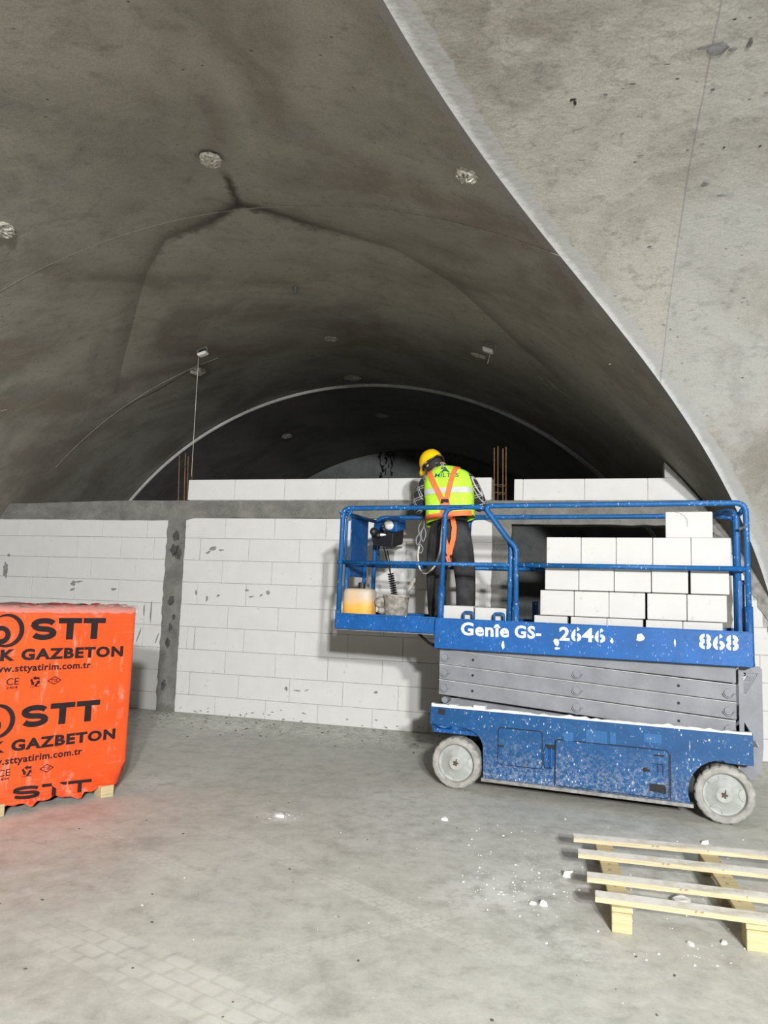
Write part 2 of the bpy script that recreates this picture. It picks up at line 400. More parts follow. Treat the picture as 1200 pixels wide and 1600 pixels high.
def text_mesh(name, s, x0, x1, z0, z1, y, bold=.02, shear=0.0, depth=.0015, slope=0.0):
    """lettering fitted to the rectangle x0..x1, z0..z1 on the plane y (facing -y)"""
    c = bpy.data.curves.new('t', 'FONT'); c.body = s; c.space_character = 1.0 + bold * 3; c.offset = bold; c.shear = shear; c.resolution_u = 3
    o = bpy.data.objects.new('t', c); COL.objects.link(o)
    dg = bpy.context.evaluated_depsgraph_get(); dg.update()
    me = bpy.data.meshes.new_from_object(o.evaluated_get(dg)); bpy.data.objects.remove(o); bpy.data.curves.remove(c)
    xs = [v.co.x for v in me.vertices]; ys = [v.co.y for v in me.vertices]
    ax, bx, ay, by = min(xs), max(xs), min(ys), max(ys)
    for v in me.vertices:
        px = (v.co.x - ax) / (bx - ax); pz = (v.co.y - ay) / (by - ay)
        v.co = (x0 + px * (x1 - x0), y, z0 + pz * (z1 - z0) + slope * px)
    me.name = name; me.update()
    bm = bmesh.new(); bm.from_mesh(me)
    bmesh.ops.remove_doubles(bm, verts=bm.verts, dist=1e-5)
    r = bmesh.ops.extrude_face_region(bm, geom=list(bm.faces))
    for v in r['geom']:
        if isinstance(v, bmesh.types.BMVert): v.co.y += depth
    bmesh.ops.recalc_face_normals(bm, faces=bm.faces)
    for f in bm.faces: f.smooth = False
    bm.to_mesh(me); bm.free(); me.materials.clear()
    return me

# ================================================================== TUNNEL SHELL
KA = [(4.785, -2.53, -.745), (10.32, -3.335, -.46), (16.285, -4.055, -.255)]; RA = 5.0
def cen(w):
    i = 0 if w < KA[1][0] else 1; a, b = KA[i], KA[i + 1]; t = (w - a[0]) / (b[0] - a[0])
    return a[1] + t * (b[1] - a[1]), a[2] + t * (b[2] - a[2])
WB = 7.62
def zB(w):
    x = max(0.0, w - 2.0); return 3.975 - .0245 * x ** 2 - .00173 * x ** 4
def wstart(phi):
    a, b = -3.0, WB
    g = lambda w: zB(w) - (cen(w)[1] + RA * math.cos(phi))
    if g(a) < 0: return a
    if g(b) > 0: return b
    for _ in range(50):
        m = (a + b) / 2
        if g(m) > 0: a = m
        else: b = m
    return a
CR = [(-5.9, 8.0), (-5.32, 7.3), (-4.72, 6.59), (-3.81, 5.49), (-3.35, 5.04), (-2.92, 4.96), (-2.56, 4.74), (-2.4, 4.88), (-2.17, 5.12), (-1.78, 5.4), (-1.54, 5.52), (-1.38, 5.76), (-1.18, 6.02), (-.95, 6.6), (-.70, 7.2), (-.15, 7.85), (.5, 8.3)]
CRP = [(math.asin(max(-1, min(1, (u - cen(w)[0]) / RA))), w) for u, w in CR]
def crease(phi):
    if phi <= CRP[0][0]: return CRP[0][1]
    for a, b in zip(CRP, CRP[1:]):
        if phi <= b[0]: return a[1] + (b[1] - a[1]) * (phi - a[0]) / (b[0] - a[0])
    return CRP[-1][1]
def sm(x): x = max(0, min(1, x)); return x * x * (3 - 2 * x)
phis = [-1.46 + 2.92 * i / 220 for i in range(221)]
rowsA = []; cdA = []; gdA = []; cuA = []; cfA = []
NN, NF = 34, 34
for phi in phis:
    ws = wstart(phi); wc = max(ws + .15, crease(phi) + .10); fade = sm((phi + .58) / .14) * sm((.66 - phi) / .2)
    lst = [ws + (wc - ws) * (1 - (1 - k / NN) ** 1.6) for k in range(NN)] + [wc + (KA[1][0] - wc) * (k / NF) ** 1.5 for k in range(NF + 1)]
    col = []
    for w in lst:
        uc, zc = cen(w); d = w - wc
        bump = .065 * fade * max(0.0, 1 - abs(d) / (1.5 if d < 0 else 1.7)) * sm((w - ws) / .6)
        rr = RA + bump
        col.append(uw(uc + rr * math.sin(phi), w, zc + rr * math.cos(phi)))
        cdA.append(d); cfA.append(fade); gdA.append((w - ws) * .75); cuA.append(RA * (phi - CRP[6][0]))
    rowsA.append(col)
nr = len(rowsA[0]); vs = [p for c in rowsA for p in c]
fs = [(i * nr + k, i * nr + k + 1, (i + 1) * nr + k + 1, (i + 1) * nr + k) for i in range(len(phis) - 1) for k in range(nr - 1)]
gA = G(); gA.add(vs, fs); me = gA.mesh('ceiling', True)
for nm, arr in (('cd', cdA), ('gd', gdA), ('cu', cuA), ('cf', cfA)):
    a = me.attributes.new(nm, 'FLOAT', 'POINT'); a.data.foreach_set('value', arr)
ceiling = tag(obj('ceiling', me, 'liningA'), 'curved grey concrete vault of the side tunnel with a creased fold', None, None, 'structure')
# far lining with its pale step edge
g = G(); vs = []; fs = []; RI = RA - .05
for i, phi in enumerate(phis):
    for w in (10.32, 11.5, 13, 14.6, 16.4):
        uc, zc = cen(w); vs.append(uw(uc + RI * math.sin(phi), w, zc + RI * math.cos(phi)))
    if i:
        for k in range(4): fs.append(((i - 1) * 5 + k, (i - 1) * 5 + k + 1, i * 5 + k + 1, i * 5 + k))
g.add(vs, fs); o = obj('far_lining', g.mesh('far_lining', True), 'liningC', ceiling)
g = G(); vs = []; fs = []
for i, phi in enumerate(phis):
    uc, zc = cen(10.32)
    for r, w in ((RA - .016, 10.31), (RI - .004, 10.30), (RI - .004, 10.34)):
        vs.append(uw(uc + r * math.sin(phi), w, zc + r * math.cos(phi)))
    if i:
        for k in range(2): fs.append(((i - 1) * 3 + k, (i - 1) * 3 + k + 1, i * 3 + k + 1, i * 3 + k))
g.add(vs, fs)
M['rim'] = simple('pale_joint_edge', (.50, .50, .48), .8, 0, .1, 20)
tag(obj('joint_edge', g.mesh('joint_edge', True), 'rim', ceiling), 'pale thin edge where the far lining begins')
# thin formwork fins on the vault
def fin(w, p0, p1, r, tilt=0.0):
    g = G(); pts = []
    for k in range(49):
        phi = p0 + (p1 - p0) * k / 48; ww = w + tilt * (phi - p0); uc, zc = cen(ww); rr = RA - .004
        pts.append(uw(uc + rr * math.sin(phi), ww, zc + rr * math.cos(phi)))
    g.tube(pts, r, 5); g.build('formwork_fin', 'rim2', ceiling)
M['rim2'] = simple('formwork_fin_concrete', (.27, .26, .23), .9, 0, .2, 30)
fin(4.785, -.0, .485, .0035); fin(4.785, -.45, -.0, .0012); fin(7.93, -.80, -.28, .0035); fin(7.95, .3, .75, .0025)
# end wall
g = G(); uc, zc = cen(16.285); poly = [(uc + RA * math.sin(p), zc + RA * math.cos(p)) for p in phis]
g.add([uw(u, 16.285, z) for u, z in poly], [tuple(range(len(poly)))])
wend = tag(obj('wall_end', g.mesh('wall_end'), 'endwall'), 'dim blue-grey concrete end wall deep inside the tunnel', None, None, 'structure')
g = G()
for (u, z, wd, h) in ((-4.66, 4.55, .10, .36), (-4.5, 4.62, .2, .2), (-4.42, 4.36, .06, .5), (-4.62, 4.16, .12, .4), (-4.52, 4.35, .08, .4), (-4.36, 4.5, .05, .3)):
    for k in range(5):
        a = u + rnd(-.5, .5) * wd; zz = z - h / 2 + h * k / 5
        g.prism([(a, zz), (a + wd * rnd(.2, .5), zz + rnd(-.03, .03)), (a + wd * rnd(.1, .6), zz + h / 5), (a + rnd(-.05, .05), zz + h / 4)], 0, -.01)
o = g.build('leak_crack', 'black', wend); o.matrix_world = Matrix(((U.x, N.x, 0, N.x * 16.275), (U.y, N.y, 0, N.y * 16.275), (0, 0, 1, 0), (0, 0, 0, 1)))

# cross tunnel lining, right and left of the opening
def cross(side, name, label, uend):
    ws_ = [-4 + i * .25 for i in range(20)] + [1.0 + i * .06 for i in range(110)]
    ws_ = [w for w in ws_ if w < WB] + [WB]
    prof = [(w, zB(w)) for w in ws_] + [(WB + .003, 1.2), (WB + .004, .6), (WB + .005, -.05)]
    vs = []; gd = []; su = []; K = 44
    for w, z in prof:
        uc, zc = cen(w); q = RA ** 2 - (z - zc) ** 2
        u0 = uc + side * (math.sqrt(q) if q > 0 else 0)
        for k in range(K + 1):
            t = (k / K) ** 2.2; u = u0 + (uend - u0) * t
            vs.append(uw(u, w, z)); gd.append(abs(u - u0) * .85); su.append(u)
    fs = [(i * (K + 1) + k, i * (K + 1) + k + 1, (i + 1) * (K + 1) + k + 1, (i + 1) * (K + 1) + k) for i in range(len(prof) - 1) for k in range(K)]
    g = G(); g.add(vs, fs); me = g.mesh(name, True)
    for nm, arr in (('gd', gd), ('su', su)):
        a = me.attributes.new(nm, 'FLOAT', 'POINT'); a.data.foreach_set('value', arr)
    return tag(obj(name, me, 'liningB'), label, None, None, 'structure')
wall_right = cross(1, 'wall_right', 'pale concrete lining of the cross tunnel curving over on the right', 11)
wall_left = cross(-1, 'wall_left', 'concrete lining of the cross tunnel left of the opening', -15)
def bmark(u, w, du, dw, mat='smear', n=9):
    g = G(); vs = []
    for k in range(n):
        t = 6.283 * k / n; q = rnd(.55, 1.2); uu, ww = u + du * q * math.cos(t), w + dw * q * math.sin(t); vs.append(uw(uu, ww, zB(ww) - .003))
    g.add(vs, [tuple(range(n))]); g.build('lining_mark', mat, wall_right)
M['smear'] = simple('dark_mortar_smear', (.27, .265, .25), .95, 0, .2, 40)
M['crackdark'] = simple('dark_crack', (.03, .03, .03), .95, 0, .2, 40)
M['markgrey'] = simple('grey_mark', (.22, .22, .225), .95, 0, .3, 30)
for a in ((-.094, 3.551, .018, .012, 'crackdark'), (-.085, 3.575, .008, .02, 'crackdark'), (.55, 3.364, .05, .035, 'markgrey'), (.50, 3.35, .07, .012, 'markgrey'), (.60, 3.38, .02, .012, 'markgrey'), (.67, 3.36, .012, .03, 'markgrey'), (.614, 4.293, .022, .016, 'markgrey'), (.06, 3.55, .010, .012, 'markgrey')): bmark(*a)
for k in range(46):
    u, w = rnd(.1, 1.9), rnd(3.2, 6.2); bmark(u, w, rnd(.006, .022), rnd(.003, .010), random.choice(('markgrey', 'smear', 'crackdark')))
# hall behind the photographer (closes the space so that light bounces)
g = G()
def quad(a, b, c, d): g.add([uw(*a), uw(*b), uw(*c), uw(*d)], [(0, 1, 2, 3)])
quad((-15, -4, 3.975), (11, -4, 3.975), (11, -4, 8), (-15, -4, 8))
quad((-15, -14, 8), (11, -14, 8), (11, -4, 8), (-15, -4, 8))
quad((-15, -14, -.05), (11, -14, -.05), (11, -14, 8), (-15, -14, 8))
quad((11, -14, -.05), (11, 8, -.05), (11, 8, 8), (11, -14, 8))
quad((-15, -14, -.05), (-15, 8, -.05), (-15, 8, 8), (-15, -14, 8))
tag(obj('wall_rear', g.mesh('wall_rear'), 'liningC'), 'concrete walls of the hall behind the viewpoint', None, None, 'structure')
# floor
g = G(); us = [-15 + i * .5 for i in range(53)]; wl = [-14 + i * .5 for i in range(41)] + [6.5 + .05 * i for i in range(1, 24)] + [7.9, 9, 12, 16.4]
wl = sorted(set(round(w, 3) for w in wl))
for w in wl:
    for u in us: g.v.append(tuple(uw(u, w, .05 * sm((w - 6.98) / .55))))
n = len(us); g.f = [(i * n + k, i * n + k + 1, (i + 1) * n + k + 1, (i + 1) * n + k) for i in range(len(wl) - 1) for k in range(n - 1)]
tag(obj('floor', g.mesh('floor', True), 'floor'), 'dusty grey concrete floor with tyre tracks', None, None, 'structure')

# ------------------------------------------------------------------ patches and scratches in the vault
def vault_frame(phi, w):
    uc, zc = cen(w); p = uw(uc + RA * math.sin(phi), w, zc + RA * math.cos(phi))
    nrm = -(U * math.sin(phi) + Vector((0, 0, math.cos(phi)))); tu = U * math.cos(phi) - Vector((0, 0, math.sin(phi)))
    return p, tu.normalized(), N.copy(), nrm.normalized()
M['rubble'] = simple('exposed_aggregate', (.50, .48, .42), .95, 0, .35, 60, .8)
def on_vault(u, w): return math.asin(max(-1, min(1, (u - cen(w)[0]) / RA)))
for (u, w, a, b, hgt) in ((-2.40, 4.11, .075, .085, .03), (-.71, 4.11, .075, .07, .05), (-4.085, 4.16, .09, .12, .03), (-2.97, 8.06, .09, .10, .03), (-4.73, 8.09, .10, .14, .03), (-3.32, 9.95, .12, .14, .03), (-1.2, 7.96, .09, .07, .02), (-5.36, 12.38, .09, .16, .03), (-3.55, 12.39, .12, .16, .03)):
    phi = on_vault(u, w); p, tu, tw, nr_ = vault_frame(phi, w)
    if w > 10.4: p = p + nr_ * .05
    g = G(); rg = [(0, 1.0)] ; K = 22; hgt *= .7; vs = [p + nr_ * hgt]; fs = []
    for j, (rr, hh) in enumerate(((.25, .95), (.5, .95), (.75, .85), (.92, .6), (1.0, -.25))):
        for k in range(K):
            t = 2 * math.pi * k / K; q = rr * rnd(.88, 1.08); vs.append(p + tu * a * q * math.cos(t) + tw * b * q * math.sin(t) + nr_ * hgt * hh * (rnd(.3, 1.4) if hh > 0 else 1))
        for k in range(K):
            k2 = (k + 1) % K
            fs.append((0, 1 + k, 1 + k2) if j == 0 else (1 + (j - 1) * K + k, 1 + j * K + k, 1 + j * K + k2, 1 + (j - 1) * K + k2))
    g.add(vs, fs); g.build('broken_patch', 'rubble', ceiling)
p, tu, tw, nr_ = vault_frame(on_vault(-2.75, 6.41), 6.41)
g = G(); g.tube([p - nr_ * .01, p + nr_ * .05], .022, 10); g.tube([p + nr_ * .05, p + nr_ * .055], .035, 10); g.build('anchor_bolt', 'steel', ceiling)
for k in range(12):   # short pale scratches on the vault
    u, w = random.choice(((-.62, 7.76), (-.42, 7.88), (-.5, 7.8), (-5.9, 6.2), (-6.1, 6.3)))
    u += rnd(-.12, .12); w += rnd(-.12, .12); phi = on_vault(u, w)
    g = G(); pts = []; dw = rnd(-.14, .14); dp = rnd(.01, .03)
    for j in range(4):
        q, _, _, nn = vault_frame(phi + dp * j / 3, w + dw * j / 3 + rnd(-.01, .01)); pts.append(q + nn * .0)
    g.tube(pts, .006, 4); g.build('scratch', 'rim2', ceiling)

# ================================================================== BLOCK WALL
WO = N * WALL_D
wall = empty('wall_back', WO, -WALL_YAW); tag(wall, 'white aerated block wall closing the tunnel, framed by grey concrete ties', None, None, 'structure')
def arch_u(z, side, off=0.0):
    uc, zc = cen(WALL_D); q = max(0.01, (RA - off) ** 2 - (z - zc) ** 2); return uc + side * math.sqrt(q)
def lu(z, off=0.0): return max(-7.45, arch_u(z, -1, off))
def ru(z, off=0.0): return arch_u(z, 1, off) if z > 1.45 else arch_u(1.45, 1, off) + (1.45 - z) * .32
TH = .20
block_cache = {}
def wblock(u0, u1, z0, z1, y=None, mat='block', clip=True, name='aerated_block', gap=.0022):
    u0 += gap; u1 -= gap; z0 += gap; z1 -= gap
    y = rnd(-.002, .002) if y is None else y
    poly = [(u0, z0), (u1, z0), (u1, z1), (u0, z1)]
    if clip:
        def cut(poly, fn):
            out = []
            for i in range(len(poly)):
                a, b = poly[i], poly[(i + 1) % len(poly)]; fa, fb = fn(a), fn(b)
                if fa >= 0: out.append(a)
                if fa * fb < 0: t = fa / (fa - fb); out.append((a[0] + (b[0] - a[0]) * t, a[1] + (b[1] - a[1]) * t))
            return out
        ra, rb = ru(z0, .015), ru(z1, .015); la, lb = lu(z0, .01), lu(z1, .01)
        poly = cut(poly, lambda p: (ra + (rb - ra) * (p[1] - z0) / (z1 - z0)) - p[0])
        if len(poly) > 2: poly = cut(poly, lambda p: p[0] - (la + (lb - la) * (p[1] - z0) / (z1 - z0)))
    if len(poly) < 3: return None
    xs = [p[0] for p in poly]; zs = [p[1] for p in poly]
    if max(xs) - min(xs) < .03: return None
    cx, cz = (min(xs) + max(xs)) / 2, (min(zs) + max(zs)) / 2
    key = tuple((round(p[0] - cx, 3), round(p[1] - cz, 3)) for p in poly) + (mat,)
    if key not in block_cache:
        g = G(); g.prism([(p[0] - cx, p[1] - cz) for p in poly], 0, TH)
        o = g.build(name, mat, wall, False, .003); block_cache[key] = o.data
    else:
        o = obj(name, block_cache[key], None, wall)
    o.location = (cx, y, cz); return o
ZC = [.05, .25, .5, .75, 1.0, 1.25, 1.5, 1.75, 2.0, 2.235]
# one measured joint per course for the middle panel and for the left panel
midj = [-3.991, -3.72, -3.898, -3.683, -3.893, -3.689, -3.993, -3.682, -3.984]
midx = [[], [-4.318], [], [-4.385, -4.294], [], [], [], [-4.29], []]
leftj = [-5.3, -5.62, -5.2, -4.957, -4.953, -5.32, -5.113, -5.325, -4.989]
leftx = [[], [], [], [], [-4.861], [], [], [-4.885, -5.761], []]
PL, PR, DL, DR = -4.72, -4.488, -.97, -.775
rj = [1.62, 1.42, 1.70, 1.50, 1.33, 1.62, 1.40, 1.66, 1.45]
for i in range(9):
    z0, z1 = ZC[i], ZC[i + 1]
    for lo, hi, j, ex in ((PR, DL, midj[i], midx[i]), (-7.6, PL, leftj[i], leftx[i]), (1.27, 2.4, rj[i], [])):
        js = [j + .603 * k for k in range(-8, 9)]
        js = sorted([x for x in js if lo + .06 < x < hi - .06] + [x for x in ex if lo < x < hi])
        ed = [lo] + js + [hi]
        for a, b in zip(ed, ed[1:]):
            zt = z1 if not (i == 8 and lo < -5 and b > -5.05) else z1 - .025
            if i == 8 and lo < -5: zt = z1 - .03
            if hi > 2: b = min(b, ru((z0 + z1) / 2, .06) - rnd(0, .06))
            if b - a > .03: wblock(a, b, z0, zt)
# upper course
ed = [-4.485, -3.896, -3.287, -2.685, -2.088, -1.49, -.987]
for a, b in zip(ed, ed[1:]): wblock(a, b, 2.438, 2.676, rnd(-.004, .004))
for a, b in ((-.758, -.668), (-.668, -.061), (-.061, .534), (.534, 1.2)): wblock(a, b, 2.433, 2.655, rnd(-.004, .004))
wblock(.687, 1.2, 2.652, 2.90, .0)
# mortar core, recessed behind the faces of the blocks
g = G()
for lo, hi in ((-7.3, PL + .02), (PR - .02, DL + .02)):
    g.box(lo, hi, .006, TH - .01, .02, 2.22)
g.box(-4.47, -.995, .006, TH - .01, 2.43, 2.66); g.box(-.75, .62, .006, TH - .01, 2.43, 2.645)
zz = [.02 + i * .11 for i in range(21)]
g.prism([(1.26, .02)] + [(ru(z, -.03) + rnd(-.02, .0), z) for z in zz] + [(1.26, 2.22)], .004, TH - .01)
g.build('mortar_joint', 'joint', wall)
g = G(); zz = [.04 + i * .07 for i in range(32)]     # ragged mortar fillet between the last blocks and the lining
g.prism([(ru(z) - .10 + rnd(-.05, .03), z) for z in zz] + [(ru(z, -.04), z) for z in reversed(zz)], -.012, .05)
g.build('mortar_fillet', 'mortar', wall)
# cast ties
def ragged(name, x0, x1, z0, z1, horiz, amp=.008, y0=-.006, y1=TH, n=40):
    g = G()
    if horiz:
        a = [(x0 + (x1 - x0) * i / n) for i in range(n + 1)]
        low = [z0(x) + rnd(-amp, amp) for x in a]; top = [z1(x) + rnd(-amp, amp) * .5 for x in a]
        for i in range(n):
            g.prism([(a[i], low[i]), (a[i + 1], low[i + 1]), (a[i + 1], top[i + 1]), (a[i], top[i])], y0, y1)
    else:
        a = [(z0 + (z1 - z0) * i / n) for i in range(n + 1)]
        le = [x0 + rnd(-amp, amp) for _ in a]; ri = [x1 + rnd(-amp, amp) for _ in a]
        for i in range(n): g.prism([(le[i], a[i]), (ri[i], a[i]), (ri[i + 1], a[i + 1]), (le[i + 1], a[i + 1])], y0, y1)
    return g.build(name, 'cast', wall)
ragged('tie_beam', -7.3, 1.02, lambda x: 2.205 if x < PR else (2.236 if x < DL else 2.19), lambda x: 2.432 - .035 * sm((-5.3 - x) / 1.6), True, .005, -.008, TH + .03, 80)
g = G(); g.prism([(1.02, 2.19), (1.27, 2.16), (1.16, 2.30), (1.08, 2.43), (1.02, 2.43)], -.008, TH + .03); g.build('tie_beam', 'cast', wall)
ragged('tie_column', PL, PR, .04, 2.23, False, .010, -.004)
ragged('tie_column', DL, DR, .04, 2.21, False, .008, -.004)
ragged('tie_column', 1.12, 1.27, .04, 2.17, False, .012, -.004)
g = G(); g.tube([(-4.6, .02, 2.43), (-4.6, .02, 2.44)], .01)
def rebar(u, y, z0, z1, lean=0.0):
    g = G(); g.tube([(u, y, z0), (u + lean, y, z1)], .0055, 6)
    for k in range(24): z = z0 + (z1 - z0) * k / 24; g.tube([(u + lean * k / 24, y, z), (u + lean * k / 24, y, z + .006)], .0068, 6)
    g.build('rebar', 'rebar', wall)
for u, y, h in ((-4.62, .03, 2.97), (-4.575, .15, 2.98), (-4.55, .04, 3.0), (-4.515, .14, 3.01)): rebar(u, y, 2.40, h, -.025)
for u, y, h in ((-.958, .03, 2.99), (-.935, .15, 3.03), (-.868, .03, 2.98), (-.85, .15, 3.02)): rebar(u, y, 2.18, h, -.012)
g = G()
for z in (2.52, 2.60): g.tube([(-.958, .03, z), (-.868, .03, z), (-.85, .15, z), (-.935, .15, z)], .004, 5)
g.build('stirrup', 'rebar', wall)
# dried mortar smears on block faces
M['damp'] = simple('damp_dark_concrete', (.075, .074, .07), .85, 0, .25, 18)
def smear(u, z, a, b, rot=0.0, rag=.4, mat='smear'):
    K = 12; pts = []
    for k in range(K):
        t = 2 * math.pi * k / K; q = rnd(1 - rag, 1 + rag); x, y = a * q * math.cos(t), b * q * math.sin(t)
        pts.append((u + x * math.cos(rot) - y * math.sin(rot), z + x * math.sin(rot) + y * math.cos(rot)))
    g = G(); g.prism(pts, -.006, .001); g.build('mortar_smear', mat, wall)
for a in ((-6.93, 1.57, .03, .10, .1), (-6.90, 1.76, .015, .02, 0), (-5.94, 1.44, .035, .025, .5), (-5.88, 1.46, .06, .012, .1), (-5.94, 1.37, .03, .012, .4), (-5.38, 1.39, .035, .014, .2), (-4.955, 1.16, .006, .06, 0), (-4.865, 1.15, .006, .11, 0), (-5.0, .88, .008, .07, -.3), (-4.76, .86, .008, .06, -.3), (-4.3, 1.38, .012, .03, 0), (-4.16, 1.32, .010, .03, 0), (-4.02, 1.36, .02, .01, .5), (-4.12, 1.89, .05, .02, .2), (-4.18, 1.84, .03, .012, .5), (-4.02, 1.87, .03, .01, 0), (-3.68, 1.43, .02, .012, 0), (-3.50, 1.38, .02, .01, .5), (-3.42, 1.41, .02, .02, .3), (-3.62, 1.36, .03, .008, .2), (-3.02, .38, .04, .008, 0), (-2.92, .39, .02, .006, .5), (-3.15, .39, .018, .02, 0), (-2.15, .42, .02, .012, 0), (-5.1, 1.14, .006, .06, .05)):
    smear(*a)
for k in range(34):
    u = rnd(-4.45, -1.2); smear(u, .06 + abs(random.gauss(0, .045)), rnd(.004, .020), rnd(.003, .008), rnd(-.4, .4))
for (u, z) in ((-4.60, 2.02), (-4.62, 1.86), (-4.56, 1.82), (-4.61, 1.28), (-4.62, .80), (-4.60, .98), (-4.64, .34), (-4.56, 1.10)):
    smear(u, z, rnd(.02, .05), rnd(.03, .08), 0, .35, 'damp')
# ------------------------------------------------------------------ ceiling work lights with cable
def flood(u, w, label, cable):
    phi = on_vault(u, w); p, tu, tw, nr_ = vault_frame(phi, w); p = p + nr_ * .01
    rzm = Matrix((tu, tw, nr_)).transposed()
    e = empty('flood_light', p); e.rotation_euler = rzm.to_euler()
    g = G(); g.box(-.055, .055, -.04, .04, .055, .085); g.build('housing', 'lampwhite', e, False, .006)
    g = G(); g.box(-.045, .045, -.032, .032, .085, .089); g.build('lens', 'lampglass', e)
    g = G(); g.tube([(-.06, 0, .0), (-.06, 0, .07)], .006, 6); g.tube([(.06, 0, 0), (.06, 0, .07)], .006, 6); g.tube([(-.06, 0, .003), (.06, 0, .003)], .008, 6); g.build('bracket', 'steel', e)
    inv = rzm.inverted()
    g = G(); g.tube([inv @ (Vector(q) - p) for q in cable(p)], .0035, 6); g.build('cable', 'rope', e, True)
    tag(e, label, 'light')
M['lampwhite'] = simple('white_lamp_housing', (.9, .9, .88), .5, 0, .04)
M['lampglass'] = simple('white_lamp_lens', (.92, .92, .92), .3, 0, .03)
flood(-4.33, 7.46, 'small white floodlight on the vault with a long cable hanging to the block wall', lambda p: [p + Vector((-.04, 0, -.06)), Vector((p.x - .05, p.y - .01, 3.6)), Vector((p.x - .055, p.y - .02, 2.70))])
flood(-.98, 7.33, 'small white floodlight on the vault above the worker with a short cable end', lambda p: [p + Vector((-.0, 0, -.06)), p + Vector((-.01, 0, -.13)), p + Vector((-.03, 0, -.2))])

# ================================================================== SCISSOR LIFT
LV_W = .92           # machine width
lift = empty('scissor_lift', LIFT_O, -LIFT_YAW)
tag(lift, 'blue scissor lift with grey folded scissor arms and rolled-out platform, dusty with plaster', 'scissor lift')
# --- chassis: one extruded side profile with both wheel arches
def arc(cx, cz, r, a0, a1, n=8): return [(cx + r * math.cos(math.radians(a0 + (a1 - a0) * k / n)), cz + r * math.sin(math.radians(a0 + (a1 - a0) * k / n))) for k in range(n + 1)]
prof = [(-.205, .605), (-.208, .468), (.06, .455)] + arc(.075, .315, .135, 80, 5, 6) + [(.216, .113), (1.655, .113)] + arc(1.85, .19, .225, 200, 92, 9) + [(1.86, .400), (2.028, .398), (2.026, .605)]
prof = list(reversed(prof))
chassis_mesh = G(); chassis_mesh.prism(prof, 0, .03); chassis_mesh.prism(prof, LV_W - .03, LV_W)
ch = chassis_mesh.build('chassis', 'blue_low', lift, False, .003)
g = G(); g.box(-.2, 2.02, .03, LV_W - .03, .40, .52); g.box(-.205, -.185, .03, LV_W - .03, .47, .60); g.box(2.008, 2.026, .03, LV_W - .03, .40, .60); g.build('inner_tray', 'blue_low', lift)
g = G(); g.box(.23, 1.62, .03, LV_W - .03, .115, .42); g.build('underbody', 'black_plastic', lift)
g = G(); g.box(.20, 1.66, -.012, .02, .085, .112); g.build('pothole_guard', 'steel', lift, False, .003)
# plaster dust lying on the top edge of the chassis
g = G(); xs = [-.2 + 2.22 * i / 60 for i in range(61)]
hs = [.604 + abs(random.gauss(.008, .004)) for _ in xs]
for i in range(60): g.prism([(xs[i], .595), (xs[i + 1], .595), (xs[i + 1], hs[i + 1]), (xs[i], hs[i])], -.004, .034)
for (a, b, h) in ((-.06, .0, .02), (.13, .22, .03)): g.box(a, b, -.002, .06, .60, .60 + h)
g.build('plaster_dust_edge', 'dust', ch, False, .002)
# service doors, hinges, vents
def panel(name, x0, x1, z0, z1, parent, mat='blue_low', y=-.010, r=.022):
    gg = G(); p = arc(x1 - r, z0 + r, r, -90, 0, 3) + arc(x1 - r, z1 - r, r, 0, 90, 3) + arc(x0 + r, z1 - r, r, 90, 180, 3) + arc(x0 + r, z0 + r, r, 180, 270, 3)
    e = .006
    gb = G(); q = arc(x1 - r, z0 + r, r + e, -90, 0, 3) + arc(x1 - r, z1 - r, r + e, 0, 90, 3) + arc(x0 + r, z1 - r, r + e, 90, 180, 3) + arc(x0 + r, z0 + r, r + e, 180, 270, 3)
    gb.prism(q, -.0015, .01)
    gg.prism(p, y, .005); o = gg.build(name, mat, parent, False, .002); gb.build('door_gap', 'black', o); return o
d1 = panel('service_door', .325, .645, .225, .485, lift)
d2 = panel('service_door', .745, 1.503, .125, .440, lift)
g = G(); g.box(.326, .372, -.013, -.004, .35, .362); g.build('door_slot', 'black', d1)
g = G(); g.prism([(1.38, .165), (1.485, .155), (1.49, .19), (1.475, .215), (1.38, .215)], -.013, -.004); g.build('vent_opening', 'black', d2)
g = G(); g.box(1.41, 1.475, -.013, -.004, .40, .412); g.build('door_slot', 'black', d2)
g = G(); g.tube([(1.35, -.013, .30), (1.35, -.004, .30)], .016, 10); g.box(1.35, 1.385, -.0125, -.004, .292, .306); g.build('lock_recess', 'black', d2)
g = G()
g.box(1.405, 1.465, -.013, -.004, .345, .350); g.box(1.43, 1.436, -.013, -.004, .29, .345); g.box(1.465, 1.47, -.013, -.004, .28, .35); g.build('latch_recess', 'black', d2)
for x in (.662, .700):
    g = G(); g.box(x, x + .03, -.016, 0, .25, .37); g.tube([(x + .015, -.018, .24), (x + .015, -.018, .38)], .008, 8); g.build('hinge', 'blue', lift, False, .002)
g = G(); g.box(.67, .735, -.006, 0, .37, .40); g.box(.67, .72, -.006, 0, .232, .242); g.box(.737, .741, -.006, .0, .115, .44); g.build('hinge_slot', 'black', lift)
g = G(); g.box(1.512, 1.517, -.004, .0, .12, .42); g.build('panel_joint', 'black', ch)
g = G(); g.box(-.15, -.085, -.004, 0, .535, .592); g.build('tie_down_recess', 'blue', lift); 
g = G(); g.box(-.145, -.09, -.006, -.003, .540, .586); g.build('tie_down_slot', 'black_plastic', lift)
# pale worn sticker remains on the chassis
M['blue_worn'] = paint_mat('pale_blue_worn_paint', (.02, .11, .29), 1.4)
for (x0, x1, z0, z1) in ((.80, .87, .44, .50), (.955, 1.10, .445, .53), (1.345, 1.46, .485, .545), (1.12, 1.16, .45, .53)):
    g = G(); g.box(x0, x1, -.0025, .0, z0, z1); g.build('worn_sticker', 'blue_worn', ch)
